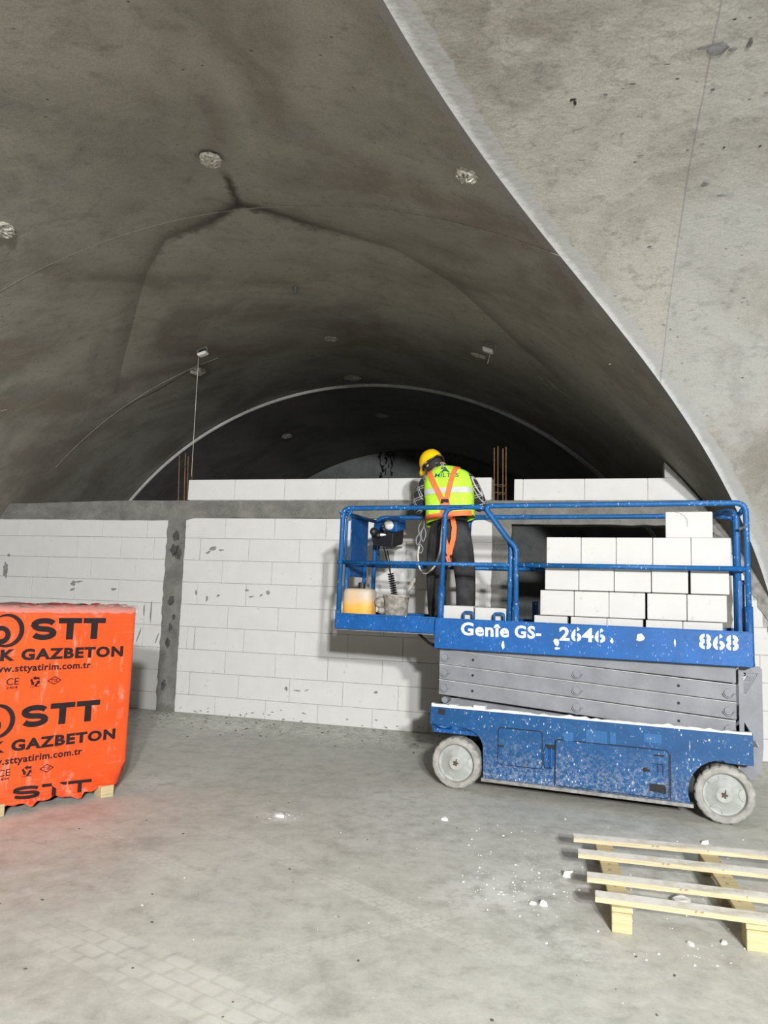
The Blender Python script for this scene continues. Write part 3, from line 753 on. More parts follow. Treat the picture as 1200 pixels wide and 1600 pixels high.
# steering linkage over the left wheel
g = G(); g.box(-.185, .11, .0, .16, .405, .435); g.tube([(-.02, .05, .43), (-.02, .05, .475)], .05, 12); g.build('steering_plate', 'blue', lift, False, .004)
g = G(); g.tube([(-.19, .02, .465), (-.1, .0, .445), (-.05, .03, .455)], .012, 6); g.tube([(-.18, .05, .45), (-.08, .03, .46)], .01, 6); g.build('steering_hose', 'blue', lift, True)
# --- wheels
def wheel(u, v, s):
    R, Wd = .19, .125; K = 72; vs = []; fs = []
    prof = [(R * .70, .022), (R * .735, .002), (R * .78, -.004), (R * .93, .0), (R * .985, .012), (R, .03), (R, Wd - .03), (R * .98, Wd - .01), (R * .74, Wd)]
    for i, (r, a) in enumerate(prof):
        for k in range(K):
            t = 2 * math.pi * k / K; rr = r - (.0055 if (k % 4 == 0 and i in (4, 5, 6)) else 0)
            vs.append((rr * math.cos(t), a, rr * math.sin(t)))
    for i in range(len(prof) - 1):
        for k in range(K): a = i * K + k; b = i * K + (k + 1) % K; fs.append((b, a, a + K, b + K))
    g = G(); g.add(vs, fs); w = g.build('wheel', 'tyre', lift); w.location = (u, v, R)
    if s < 0: w.rotation_euler = (0, 0, math.pi)
    g = G(); g.lathe([(R * .74, .015), (R * .70, .03), (R * .665, .034), (R * .60, .024), (R * .30, .020), (R * .28, .008), (R * .24, .006), (.001, .006)], 40, 'y', cap=False)
    h = g.build('hub', 'hub', w, True)
    for k in range(3):
        a = math.radians(90 + 35 + 120 * k); g = G(); pts = []
        for j in range(9):
            b = math.pi * j / 8; q = Vector((.026 * math.cos(b), 0, -.03 * math.sin(b))); q.x *= 1.5
            pts.append((math.cos(a) * (.118 + q.z) - math.sin(a) * q.x, .021, math.sin(a) * (.118 + q.z) + math.cos(a) * q.x))
        g.tube(pts, .0035, 5); g.build('hub_rib', 'hub', w)
    g = G()
    for k in range(5): a = 1.257 * k; g.tube([(.016 * math.cos(a), .0, .016 * math.sin(a)), (.016 * math.cos(a), .010, .016 * math.sin(a))], .006, 6)
    g.tube([(0, -.004, 0), (0, .01, 0)], .013, 8); g.tube([(.0, .002, .0), (.008, .002, .034)], .003, 5); g.build('axle_nut', 'rust', w)
for u, ti in ((0.0, 1), (1.85, 1)):
    wheel(u, .0, 1); wheel(u, LV_W, -1)
for u in (0, 1.85):
    g = G(); g.tube([(u, .1, .19), (u, LV_W - .1, .19)], .045, 10); g.build('axle', 'black_plastic', lift)
# --- scissor arms
def arm(zl, zr, v, u0=-.17, u1=1.935, h=.112, parent=lift, pins=True, thick=.045):
    g = G(); g.prism([(u0, zl - h / 2), (u1, zr - h / 2), (u1, zr + h / 2), (u0, zl + h / 2)], v, v + thick)
    o = g.build('scissor_arm', 'arm', parent, False, .004)
    g = G(); g.prism([(u0, zl + h / 2 - .002), (u1, zr + h / 2 - .002), (u1, zr + h / 2 + .002), (u0, zl + h / 2 + .002)], v - .001, v + thick); g.build('arm_edge', 'arm_edge', o)
    if pins:
        for u in (-.125, .88, 1.885):
            z = zl + (zr - zl) * (u - u0) / (u1 - u0); g = G()
            g.tube([(u, v - .014, z), (u, v + .02, z)], .026, 14); o2 = g.build('pivot_pin', 'arm', o)
            g = G(); pts = [(u + .034 * math.cos(math.radians(t)), v - .012, z + .034 * math.sin(math.radians(t))) for t in range(190, 351, 16)]
            pts += [(u + .046, v - .012, z - .002)]; g.tube(pts, .004, 5); g.build('retaining_clip', 'arm', o2)
        for u in (.10, 1.57):
            z = zl + (zr - zl) * (u - u0) / (u1 - u0); g = G(); g.tube([(u, v - .003, z + .004), (u, v + .005, z + .004)], .010, 10); g.build('bolt_hole', 'black', o)
    return o
for v, pins in ((.075, True), (LV_W - .12, False)):
    arm(1.085, .975, v, pins=False); arm(.971, .852, v, pins=pins); arm(.855, .733, v, pins=pins); arm(.738, .612, v, pins=pins, u1=1.93)
for v in (.18, LV_W - .24):
    for z in (1.0, .88, .76, .64): arm(z - .05, z + .04, v, pins=False, h=.10)
g = G()
for z in (.64, .76, .88, 1.0):
    for u in (-.12, .88, 1.88): g = G(); g.tube([(u, .08, z), (u, LV_W - .08, z)], .026, 8); g.build('cross_tube', 'arm', lift)
# --- entry ladder plate at the rear end
def ladder(v):
    g = G()
    outer = [(1.955, .30), (2.03, .28), (2.085, .34), (2.10, .55), (2.10, 1.02), (2.085, 1.036), (1.955, 1.036)]
    # plate built round two triangular hand holes
    g.prism([(1.955, .30), (2.03, .28), (2.085, .34), (2.10, .50), (1.955, .50)], v, v + .012)
    g.prism([(1.955, .50), (1.985, .50), (1.985, .72), (1.955, .72)], v, v + .012)
    g.prism([(1.985, .66), (2.075, .50), (2.10, .50), (2.10, .72), (1.985, .72)], v, v + .012)
    g.prism([(1.955, .72), (2.10, .72), (2.10, .85), (1.955, .85)], v, v + .012)
    g.prism([(1.955, .85), (1.985, .85), (1.985, .99), (1.955, .99)], v, v + .012)
    g.prism([(1.985, .85), (2.10, .85), (2.10, .99), (2.075, .99), (2.0, .85)], v, v + .012)
    g.prism([(1.985, .925), (2.03, .925), (2.035, .933), (1.985, .933)], v, v + .012)
    g.prism([(1.955, .99), (2.10, .99), (2.10, 1.02), (2.085, 1.036), (1.955, 1.036)], v, v + .012)
    return g.build('ladder_plate', 'arm', lift)
ladder(.14); ladder(.62)
for z in (.45, .72, .98):
    g = G(); g.box(2.0, 2.09, .15, .62, z - .012, z + .012); g.build('ladder_rung', 'arm', lift)
# --- platform
DZ = 1.13
g = G(); g.box(-.185, 2.035, .02, LV_W - .02, 1.05, DZ); g.build('platform_deck', 'steel', lift)
g = G(); g.box(-1.06, .3, .05, LV_W - .05, DZ + .005, DZ + .02); g.build('extension_deck', 'steel', lift)
def toe(name, x0, x1, y0, y1, z0, z1, mat='blue_clean'):
    g = G(); g.box(x0, x1, y0, y1, z0, z1); return g.build(name, mat, lift, False, .004)
tb = toe('toe_board', -.19, 2.038, -.006, .02, 1.037, 1.268)
toe('toe_board', -.19, 2.038, LV_W - .02, LV_W + .006, 1.037, 1.268); toe('toe_board', 2.015, 2.038, .02, LV_W - .02, 1.037, 1.268)
te = toe('extension_toe_board', -1.06, -.17, .030, .045, 1.145, 1.272); toe('extension_toe_board', -1.06, .3, LV_W - .045, LV_W - .03, 1.145, 1.272); toe('extension_toe_board', -1.065, -1.05, .045, LV_W - .045, 1.145, 1.272)
g = G(); g.box(-.94, -.86, .020, .03, 1.255, 1.275); g.box(-1.05, -.19, .022, .032, 1.262, 1.275); g.build('toe_board_lip', 'blue_rail', te)
g = G(); g.box(-.17, 2.03, -.004, .018, 1.266, 1.272); g.build('dusty_lip', 'blue_rail', tb)
for s, x0, x1, z0, z1, b in (('Genîe', .022, .393, 1.148, 1.248, .028), ('GS-', .436, .632, 1.150, 1.243, .03), ('2646', .763, 1.087, 1.147, 1.249, .028), ('868', 1.704, 1.949, 1.141, 1.248, .028)):
    obj('lettering', text_mesh('lettering', s, x0, x1, z0, z1, -.0085, b), 'white_paint', tb)
# stencil bridges across the numerals
g = G()
for (x0, x1, nd) in ((.763, 1.087, 4), (1.704, 1.949, 3)):
    wd = (x1 - x0) / nd
    for k in range(nd):
        if nd == 4 and k in (0, 2): continue
        cx = x0 + wd * (k + .5); g.box(cx - .006, cx + .006, -.0095, -.008, 1.14 + .0, 1.25)
g.build('stencil_bridge', 'blue_clean', tb)
for (x, z, a, b) in ((.745, 1.135, .022, .03), (1.32, 1.20, .03, .028), (.35, 1.09, .012, .03), (.75, 1.09, .02, .01), (1.13, 1.165, .012, .02), (1.55, 1.17, .006, .03)):
    K = 11; pts = [(x + a * rnd(.6, 1.2) * math.cos(6.283 * k / K), z + b * rnd(.6, 1.2) * math.sin(6.283 * k / K)) for k in range(K)]
    g = G(); g.prism(pts, -.009, -.005); g.build('plaster_splash', 'dust', tb)
# forklift-style tie loops on the deck edge
for x in (.06, .30):
    g = G(); g.tube(fillet([(x - .03, .03, 1.25), (x - .03, .03, 1.325), (x + .045, .03, 1.325), (x + .045, .03, 1.25)], .02, 3), .010, 6); g.build('lashing_loop', 'blue_rail', lift, True)
# --- guardrails (tube frames)
RR = .0205
def rail(name, pts, r=RR, rad=.08, parent=lift):
    g = G(); g.tube(fillet(pts, rad, 6), r, 8); return g.build(name, 'blue_rail', parent, True)
ZT, ZM = 2.15, 1.695
for v, s in ((.048, 1), (LV_W - .048, -1)):
    vi = v + s * .042
    if s > 0:
        rail('guardrail', [(.436, v, 1.10), (.425, v, 1.83), (.365, v, 1.885), (.165, v, ZT), (2.012, v, ZT), (2.022, v, 1.10)], rad=.07)
        rail('extension_guardrail', [(-1.062, vi, 1.16), (-1.055, vi, ZT - .002), (.17, vi, ZT - .003), (.372, vi, 1.87), (.378, vi, 1.80), (.372, vi, 1.15)], rad=.07)
    else:
        rail('guardrail', [(-.235, v, 1.10), (-.235, v, ZT), (2.012, v, ZT), (2.022, v, 1.10)], rad=.09)
        rail('extension_guardrail', [(-1.062, vi, 1.16), (-1.055, vi, ZT - .002), (.40, vi, ZT - .003)], rad=.10)
        rail('mid_rail', [(-.235, v, ZM), (.43, v, ZM)], .019)
    rail('rail_post', [(-.178, vi, 1.15), (-.155, vi, ZT - .01), (.0, vi, ZT - .003)], rad=.09)
    rail('mid_rail', [(-1.058, vi, ZM), (.38, vi, ZM)], .017); rail('mid_rail', [(.43, v, ZM), (2.02, v, ZM)], .019)
    rail('rail_post', [(-1.020, vi, ZM), (-1.016, vi, 2.06), (-.97, vi, ZT - .01)], .012)
    for a, b, r in (((-.178, vi, 1.15), (-.170, vi, 1.52), .0265), ((.434, v, 1.10), (.430, v, 1.42), .0265), ((2.024, v, 1.04), (2.020, v, 1.44), .027), ((-1.064, vi, 1.145), (-1.062, vi, 1.30), .025)):
        g = G(); g.tube([a, b], r, 8); g.build('post_socket', 'blue', lift, True)
    for a, b, r in (((.44, v - .03, 1.40), (.44, v + .03, 1.40), .009), ((2.0, v - .03, 1.98), (1.97, v + .0, 1.97), .010), ((-1.0, vi, 2.06), (-.985, vi, 2.06), .018)):
        g = G(); g.tube([a, b], r, 8); g.build('lock_pin', 'steel', lift)
# ends
rail('end_rail', [(-1.055, .05, ZT - .04), (-1.055, LV_W - .05, ZT - .04)], .017); rail('end_rail', [(-1.058, .05, ZM), (-1.058, LV_W - .05, ZM)], .017)
rail('end_rail', [(2.0, .05, ZM), (2.0, LV_W - .05, ZM)], .017); rail('end_rail', [(1.99, .05, ZT - .05), (1.99, .3, ZT - .05)], .017)
rail('entry_gate', [(1.985, .30, 1.15), (1.96, .30, ZT - .02), (1.85, .42, ZT - .03), (1.84, .62, ZT - .03), (1.985, .72, ZT - .02), (1.99, .72, 1.15)], .022)
rail('entry_gate', [(1.965, .12, 1.15), (1.955, .12, 2.09), (1.90, .25, 2.10)], .022)
for v in (.12, .30): 
    g = G(); g.box(1.955, 2.0, v - .022, v + .022, 1.15, 1.62); g.build('gate_post_sleeve', 'blue', lift, False, .004)
for v in (.22, .60):
    rail('rail_post', [(-1.06, v, 1.16), (-1.057, v, ZM)], .017)
g = G(); g.box(-1.075, -1.066, .30, .68, 1.58, 2.10); g.build('end_panel', 'blue', lift, False, .003)
# --- control box on the rear rail with its curly cable
cx0 = empty('tmp')
bpy.data.objects.remove(cx0)
g = G(); CU, CV = -.86, .66
g.prism([(-.11, .0), (.10, -.03), (.13, .10), (-.12, .12)], -.09, .09); cb = g.build('control_box', 'black_plastic', lift, False, .008); cb.location = (CU, CV, 1.90); cb.rotation_euler = (.25, 0, -.25)
g = G(); g.prism([(-.12, .12), (.14, .10), (.15, .20), (.02, .23), (-.10, .19)], -.05, .11); g.build('control_cover', 'blue', cb, False, .01)
g = G(); g.ell((-.07, -.10, .12), (.035, .04, .04)); g.ell((-.02, -.11, .09), (.03, .03, .025)); g.tube([(.05, -.08, .1), (.05, -.12, .16)], .014, 8); g.ell((.05, -.12, .17), (.022, .022, .022)); g.build('joystick', 'black_plastic', cb, True)
g = G(); g.ell((.07, -.055, .17), (.05, .02, .045)); g.ell((.0, -.10, .09), (.06, .02, .014)); g.build('plaster_splash', 'dust', cb, True)
g = G(); g.box(-.06, .10, -.07, .075, -.06, -.045); g.build('document_tray', 'steel', cb, False, .004)
g = G(); pts = []
base = Vector((CU - .03, CV - .03, 1.86)); low = Vector((-.735, .42, 1.62)); end = Vector((-.63, .30, 1.36))
g.tube([base, (base + low) / 2 + Vector((.0, 0, .0)), low], .006, 6); g.tube([base + Vector((.03, 0, 0)), (base + low) / 2 + Vector((.02, 0, .0)), low], .005, 6)
for k in range(133):
    t = k / 132; c = low.lerp(end, t); a = k * .62
    pts.append(c + Vector((math.cos(a) * .024, math.sin(a) * .022, 0)))
g.tube(pts, .006, 5); g.build('coiled_cable', 'black_plastic', lift, True)
g = G(); g.tube([(-.42, .3, 1.12), (-.30, .2, 1.06), (-.2, .15, 1.03)], .014, 6); g.build('power_cable', 'black_plastic', lift, True)

# ================================================================== BLOCKS ON THE PLATFORM
def lw(u, v, z): 
    c, s = math.cos(LIFT_YAW), math.sin(LIFT_YAW); return LIFT_O + Vector((c * u + s * v, -s * u + c * v, z))
def stack_block(u0, u1, v0, v1, z0, z1, label, group, rz=0.0):
    a, b, c = u1 - u0, v1 - v0, z1 - z0; g = G(); g.box(-a / 2, a / 2, -b / 2, b / 2, 0, c)
    o = g.build('aerated_block', 'block_side', None, False, .004); o.location = lw((u0 + u1) / 2, (v0 + v1) / 2, z0); o.rotation_euler = (0, 0, -LIFT_YAW + rz)
    tag(o, label, 'concrete block', group)
ORD = ['leftmost', 'second from left', 'middle', 'second from right', 'rightmost']
rows = [('bottom row', DZ, 1.322, [(.555, .800), (.828, 1.085), (1.088, 1.335), (1.355, 1.60), (1.603, 1.86)]),
        ('second row up', 1.325, 1.513, [(.600, .848), (.852, 1.098), (1.100, 1.350), (1.366, 1.628), (1.632, 1.888)]),
        ('third row up', 1.517, 1.708, [(.634, .884), (.887, 1.135), (1.138, 1.394), (1.397, 1.640), (1.656, 1.905)]),
        ('top row', 1.712, 1.915, [(.646, .898), (.901, 1.150), (1.153, 1.402), (1.405, 1.660), (1.663, 1.920)])]
for rn, z0, z1, cols in rows:
    for k, (a, b) in enumerate(cols):
        dv = rnd(-.012, .012); stack_block(a, b, .12 + dv, .72 + dv, z0, z1 - .002, 'white block, %s in the %s of the stack on the lift' % (ORD[k], rn), 'blocks stacked on the lift platform', rnd(-.0015, .0015))
stack_block(1.492, 1.806, .17, .77, 1.916, 2.106, 'single white aerated block on top of the stack on the lift, with a crack', 'blocks stacked on the lift platform', 0)
g = G(); pts = []
for k in range(7): pts.append(lw(1.56 + .075 * k / 6 + .03 * math.sin(k * .5), .1685, 2.104 - .105 * (k / 6) ** 1.5))
g.tube(pts, .0022, 4); ck = g.build('crack_line', 'smear', None); 
for o in list(COL.objects):
    if o.get('label', '').startswith('single white aerated block on top'):
        ck.parent = o; ck.matrix_parent_inverse = Matrix.LocRotScale(o.location, o.rotation_euler, None).inverted()
stack_block(-.155, .085, .10, .46, DZ + .021, 1.368, 'loose white aerated block on the platform by the worker, the left one of two', 'loose blocks by the worker', 0)
stack_block(.095, .345, .10, .46, DZ + .021, 1.362, 'loose white aerated block on the platform right of its twin, beside the slanted rail', 'loose blocks by the worker', 0.03)

# ================================================================== CANISTER AND BUCKET
e = empty('canister', lw(-.915, .19, DZ + .022), -LIFT_YAW); tag(e, 'stained yellow plastic canister with a moulded handle on the platform extension', 'canister')
g = G()
for z, a, b in (): pass
def superbox(g, secs, n=28, p=4.0):
    vs = []; fs = []
    for (z, a, b, ox) in secs:
        for k in range(n):
            t = 2 * math.pi * k / n; c, s = math.cos(t), math.sin(t); q = (abs(c) ** p + abs(s) ** p) ** (-1 / p)
            vs.append((ox + a * q * c, b * q * s, z))
    for i in range(len(secs) - 1):
        for k in range(n): A = i * n + k; B = i * n + (k + 1) % n; fs.append((A, B, B + n, A + n))
    fs.append(tuple(reversed(range(n)))); fs.append(tuple(range(len(vs) - n, len(vs)))); g.add(vs, fs)
superbox(g, [(0, .12, .09, 0), (.02, .13, .10, 0), (.27, .132, .10, 0), (.30, .130, .098, 0), (.322, .118, .088, 0), (.328, .09, .06, 0)])
g.build('body', 'canister', e, True)
g = G(); g.tube(fillet([(-.06, -.06, .31), (-.05, -.065, .285), (.03, -.07, .275), (.09, -.06, .32)], .03, 4), .013, 8); g.build('handle', 'crust', e, True)
g = G(); g.lathe([(.028, .31), (.03, .33), (.03, .375), (.024, .378)], 16, 'z', (-.0, .03, 0)); g.build('cap', 'black_plastic', e)
e = empty('mortar_bucket', lw(-.60, .22, DZ + .022), -LIFT_YAW); tag(e, 'small mortar-crusted metal bucket between the canister and the guardrail post', 'bucket')
g = G(); g.lathe([(.085, 0), (.09, .01), (.105, .27), (.112, .275), (.112, .285), (.10, .283), (.086, .02), (.001, .02)], 24, 'z', cap=False); g.build('body', 'crust', e, True)
g = G(); g.tube([(-.11 * math.cos(t), -.115 * math.sin(t) * .9, .26 + .02 * math.sin(t)) for t in [math.pi * k / 10 for k in range(11)]], .006, 6); g.build('handle', 'crust', e, True)
g = G(); g.lathe([(.09, .18), (.06, .23), (.001, .235)], 18, 'z', cap=False); g.build('mortar', 'crust', e, True)
g = G(); g.ell((-.13, -.02, .22), (.05, .05, .05)); g.ell((-.11, -.04, .15), (.035, .04, .03)); g.build('crusted_lump', 'crust', e, True)
o = empty('trowel', lw(-.53, .24, DZ + .26), -LIFT_YAW); tag(o, 'grey handle of a trowel sticking up out of the mortar bucket', 'trowel')
g = G(); g.tube([(-.02, 0, 0), (.02, 0, .07)], .007, 6); g.build('shank', 'steel', o)
g = G(); g.tube([(.02, 0, .07), (.035, 0, .10), (.07, 0, .17), (.078, 0, .19)], .016, 10, rs=[.012, .017, .019, .012]); g.build('handle', 'crust', o, True)
g = G(); g.prism([(-.05, -.08), (.0, -.06), (-.01, .01), (-.03, .01)], -.05, .05); g.build('blade', 'steel', o)

# ================================================================== WORKER
PO = lw(-.26, .62, DZ + .022)
person = empty('person', PO, -LIFT_YAW)
tag(person, 'worker in yellow hard hat, lime hi-vis vest and orange harness, facing the block wall', 'person')
def pl(u, v, z): return Vector((u + .26, v - .62, z - DZ - .022))     # lift coordinates -> person coordinates
J = {'pelvis': ((-.265, .60, 2.02), .175, .125), 'waist': ((-.27, .61, 2.16), .155, .105), 'chest': ((-.30, .64, 2.36), .185, .115), 'upper': ((-.315, .67, 2.48), .14, .085),
     'neck': ((-.375, .69, 2.57), .058, .058), 'neck2': ((-.41, .70, 2.62), .058, .058),
     'lsh': ((-.512, .68, 2.465), .078, .078), 'lel': ((-.612, .70, 2.235), .066, .066), 'lfa': ((-.585, .83, 2.20), .052, .052), 'lwr': ((-.53, .97, 2.22), .032, .030), 'lha': ((-.51, 1.03, 2.225), .036, .022),
     'rsh': ((-.125, .68, 2.465), .078, .078), 'rel': ((-.03, .72, 2.25), .064, .064), 'rfa': ((-.07, .84, 2.24), .052, .052), 'rwr': ((-.14, .97, 2.28), .032, .030), 'rha': ((-.16, 1.03, 2.29), .036, .022),
     'lhip': ((-.365, .60, 1.93), .122, .125), 'lkn': ((-.385, .62, 1.58), .092, .092), 'lan': ((-.355, .59, 1.24), .086, .086), 'lft': ((-.355, .70, 1.195), .045, .045),
     'rhip': ((-.165, .60, 1.93), .122, .125), 'rkn': ((-.122, .63, 1.58), .092, .092), 'ran': ((-.105, .59, 1.24), .086, .086), 'rft': ((-.10, .70, 1.195), .045, .045)}
EDG = [('pelvis', 'waist'), ('waist', 'chest'), ('chest', 'upper'), ('upper', 'neck'), ('neck', 'neck2'), ('upper', 'lsh'), ('lsh', 'lel'), ('lel', 'lfa'), ('lfa', 'lwr'), ('lwr', 'lha'),
       ('upper', 'rsh'), ('rsh', 'rel'), ('rel', 'rfa'), ('rfa', 'rwr'), ('rwr', 'rha'), ('pelvis', 'lhip'), ('lhip', 'lkn'), ('lkn', 'lan'), ('lan', 'lft'), ('pelvis', 'rhip'), ('rhip', 'rkn'), ('rkn', 'ran'), ('ran', 'rft')]
# fingers: short chains rooted in the palms
for h, sx in (('l', 1), ('r', -1)):
    hp = Vector(J[h + 'ha'][0])
    for k, (dx, ln) in enumerate(((-.027, .055), (-.009, .066), (.010, .062), (.028, .05))):
        a, b, c = h + 'f%da' % k, h + 'f%db' % k, h + 'f%dc' % k
        J[a] = ((hp.x + dx, hp.y + .035, hp.z), .0095, .0095); J[b] = ((hp.x + dx * 1.1, hp.y + .035 + ln * .6, hp.z - .006), .009, .009); J[c] = ((hp.x + dx * 1.1, hp.y + .035 + ln, hp.z - .03), .0075, .0075)
        EDG += [(h + 'ha', a), (a, b), (b, c)]
    a, b = h + 'ta', h + 'tb'
    J[a] = ((hp.x + sx * .04, hp.y + .005, hp.z - .012), .011, .011); J[b] = ((hp.x + sx * .05, hp.y + .045, hp.z - .03), .009, .009); EDG += [(h + 'ha', a), (a, b)]
names = list(J); me = bpy.data.meshes.new('body'); me.from_pydata([pl(*J[n][0]) for n in names], [(names.index(a), names.index(b)) for a, b in EDG], [])
tmp = bpy.data.objects.new('body_tmp', me); COL.objects.link(tmp)
md = tmp.modifiers.new('skin', 'SKIN'); md.use_smooth_shade = True; md.branch_smoothing = .3
for i, n in enumerate(names):
    sv = me.skin_vertices[0].data[i]; sv.radius = (J[n][1], J[n][2]); sv.use_root = (n == 'pelvis')
ss = tmp.modifiers.new('ss', 'SUBSURF'); ss.levels = 2; ss.render_levels = 2
dg = bpy.context.evaluated_depsgraph_get(); dg.update(); bme = bpy.data.meshes.new_from_object(tmp.evaluated_get(dg)); bpy.data.objects.remove(tmp)
# head frame: face turned left and down
HC = pl(-.482, .71, 2.615)
hf = Vector((-.74, .42, -.56)).normalized(); hu = Vector((-.38, .12, .92)); hu = (hu - hf * hu.dot(hf)).normalized(); hs = hf.cross(hu)
HM = Matrix((hs, hf, hu)).transposed()      # columns: right, forward, up
def hp_(x, y, z): return HC + HM @ Vector((x, y, z))
bm = bmesh.new(); bm.from_mesh(bme)
def add_geo(g, mi):
    o = len(bm.verts); vv = [bm.verts.new(v) for v in g.v]
    for f in g.f:
        try: ff = bm.faces.new([vv[i] for i in f]); ff.material_index = mi; ff.smooth = True
        except ValueError: pass
for f in bm.faces:
    c = f.calc_center_median(); z = c.z + DZ + .022; v = c.y + .62
    if z > 2.60: mi = 0
    elif v > .955 and z > 2.1: mi = 0
    elif z > 2.12: mi = 1
    elif z > 1.29: mi = 2
    else: mi = 3
    f.material_index = mi; f.smooth = True
# skull, jaw, nose, ears, eyes, mouth joined onto the neck
g = G()
K, Lr = 20, 14; vs = []; fs = []
for i in range(Lr + 1):
    t = math.pi * i / Lr; zz = math.cos(t)
    for k in range(K):
        a = 2 * math.pi * k / K; x, y = math.sin(t) * math.cos(a), math.sin(t) * math.sin(a)
        rx, ry, rz = .070, .090, .110
        if zz < -.1: s = 1 - .38 * min(1, (-.1 - zz) / .9); x *= s; y = y * (.86 if y < 0 else .98)
        bulge = .018 * math.exp(-((x) ** 2 / .02 + (zz + .12) ** 2 / .03)) if y > .3 else 0
        vs.append(hp_(x * rx, y * ry + bulge, zz * rz))
for i in range(Lr):
    for k in range(K): A = i * K + k; B = i * K + (k + 1) % K; fs.append((A, A + K, B + K, B))
g.add(vs, fs); add_geo(g, 0)
for s in (-1, 1):
    g = G(); g.ell(hp_(s * .076, -.005, -.005), (.010, .020, .032), 10, 8, HM); add_geo(g, 0)
    g = G(); g.ell(hp_(s * .030, .086, .012), (.013, .008, .007), 8, 6, HM); add_geo(g, 4)
g = G(); g.tube([hp_(-.022, .088, -.055), hp_(0, .095, -.053), hp_(.022, .088, -.055)], .005, 6); add_geo(g, 0)
g = G(); g.tube([hp_(0, .095, .02), hp_(0, .113, -.018)], .011, 8, rs=[.008, .013]); add_geo(g, 0)
bm.to_mesh(bme); bm.free(); bme.name = 'body'
mids = [f.material_index for f in bme.polygons]; bme.materials.clear()
for k in ('skin', 'plaid', 'trousers', 'boots', 'hair'): bme.materials.append(M[k])
bme.polygons.foreach_set('material_index', mids)
body = bpy.data.objects.new('body', bme); COL.objects.link(body); body.parent = person
# hair at the nape and side
g = G(); vs = []; fs = []
for i in range(9):
    t = math.pi * (.12 + .60 * i / 8)
    for k in range(15):
        a = math.pi + math.pi * (-.12 + 1.24 * k / 14)
        vs.append(hp_(.078 * math.sin(t) * math.cos(a), .101 * math.sin(t) * math.sin(a), .119 * math.cos(t)))
for i in range(8):
    for k in range(14): A = i * 15 + k; fs.append((A, A + 15, A + 16, A + 1))
g.add(vs, fs); g.build('hair', 'hair', person, True)
g = G(); g.tube([pl(-.392 + .056 * math.cos(t), .695 + .056 * math.sin(t), 2.60 - .012 * math.cos(t)) for t in [6.283 * k / 20 for k in range(21)]], .017, 8, flat=1.0); g.build('shirt_collar', 'plaid', person, True)
# hard hat
g = G(); vs = []; fs = []; K = 32
ringsz = []
for i in range(10):
    t = math.pi / 2 * i / 9; ringsz.append((math.sin(t), math.cos(t)))
vs.append(hp_(0, -.005, .140))
for i, (s, c) in enumerate(ringsz[1:]):
    for k in range(K):
        a = 2 * math.pi * k / K; ridge = .004 * (abs(math.cos(a)) < .18) * (1 if s < .9 else 0)
        vs.append(hp_(.100 * s * math.cos(a), -.005 + .118 * s * math.sin(a), .022 + .118 * c + ridge))
for k in range(K): fs.append((0, 1 + k, 1 + (k + 1) % K))
for i in range(8):
    for k in range(K): A = 1 + i * K + k; B = 1 + i * K + (k + 1) % K; fs.append((A, A + K, B + K, B))
o0 = len(vs)
for ro, dz in ((1.0, .022), (1.0, .0), (1.06, -.004), (1.06, .001), (.96, .006)):
    for k in range(K):
        a = 2 * math.pi * k / K; vis = (.045 * max(0, math.sin(a)) ** 3 if ro > 1.03 else 0)
        vs.append(hp_(.100 * ro * math.cos(a), -.005 + .118 * ro * math.sin(a) + vis, dz - vis * .25))
for i in range(4):
    for k in range(K): A = o0 + i * K + k; B = o0 + i * K + (k + 1) % K; fs.append((A, A + K, B + K, B))
g.add(vs, fs); hat = g.build('hard_hat', 'helmet', person, True)
g = G(); g.tube([hp_(.10 * math.cos(a), -.005 + .118 * math.sin(a), -.012 - .012 * math.cos(a * 2)) for a in [math.pi * (.95 + 1.1 * k / 16) for k in range(17)]], .011, 6, flat=.5); g.build('headband', 'black_plastic', hat, True)
g = G(); g.tube([hp_(-.085, .03, -.01), hp_(-.078, .05, -.06), hp_(-.03, .075, -.115)], .005, 5); g.build('chin_strap', 'black_plastic', hat, True)
# vest: shell of rounded sections round the trunk
VS = [(2.088, -.262, .60, .212, .142), (2.15, -.268, .60, .214, .140), (2.25, -.278, .615, .215, .140), (2.35, -.292, .635, .222, .140), (2.43, -.302, .655, .222, .132), (2.49, -.31, .67, .208, .118), (2.535, -.315, .68, .178, .10), (2.565, -.325, .69, .12, .085), (2.585, -.335, .70, .08, .075)]
def vsec(z):
    z = max(VS[0][0], min(VS[-1][0], z))
    for a, b in zip(VS, VS[1:]):
        if z <= b[0]:
            t = (z - a[0]) / (b[0] - a[0]); return [a[i] + (b[i] - a[i]) * t for i in range(5)]
def vback(u, z, off=.0):
    s = vsec(z); x = max(-.995, min(.995, (u - s[1]) / s[3])); return Vector((u, s[2] - s[4] * (1 - abs(x) ** 2.6) ** (1 / 2.6) - off, z))
g = G(); vs = []; fs = []; K = 48; zs = [VS[0][0] + (VS[-1][0] - VS[0][0]) * i / 24 for i in range(25)]
for i, z in enumerate(zs):
    s = vsec(z)
    for k in range(K):
        a = 2 * math.pi * k / K; c, q = math.cos(a), math.sin(a); e = (abs(c) ** 2.6 + abs(q) ** 2.6) ** (-1 / 2.6)
        wr = 1 + .012 * math.sin(a * 7 + z * 40) * math.sin(z * 23 + a * 2)
        zz = z + (0.05 * math.cos(a + .35) * (1 - i / 3) if i < 3 else 0) * (-1 if False else 1)
        vs.append(pl(s[1] + s[3] * c * e * wr, s[2] + s[4] * q * e * wr, zz))
for i in range(24):
    for k in range(K): A = i * K + k; B = i * K + (k + 1) % K; fs.append((A, B, B + K, A + K))
g.add(vs, fs); vest = g.build('hi_vis_vest', 'vest', person, True)
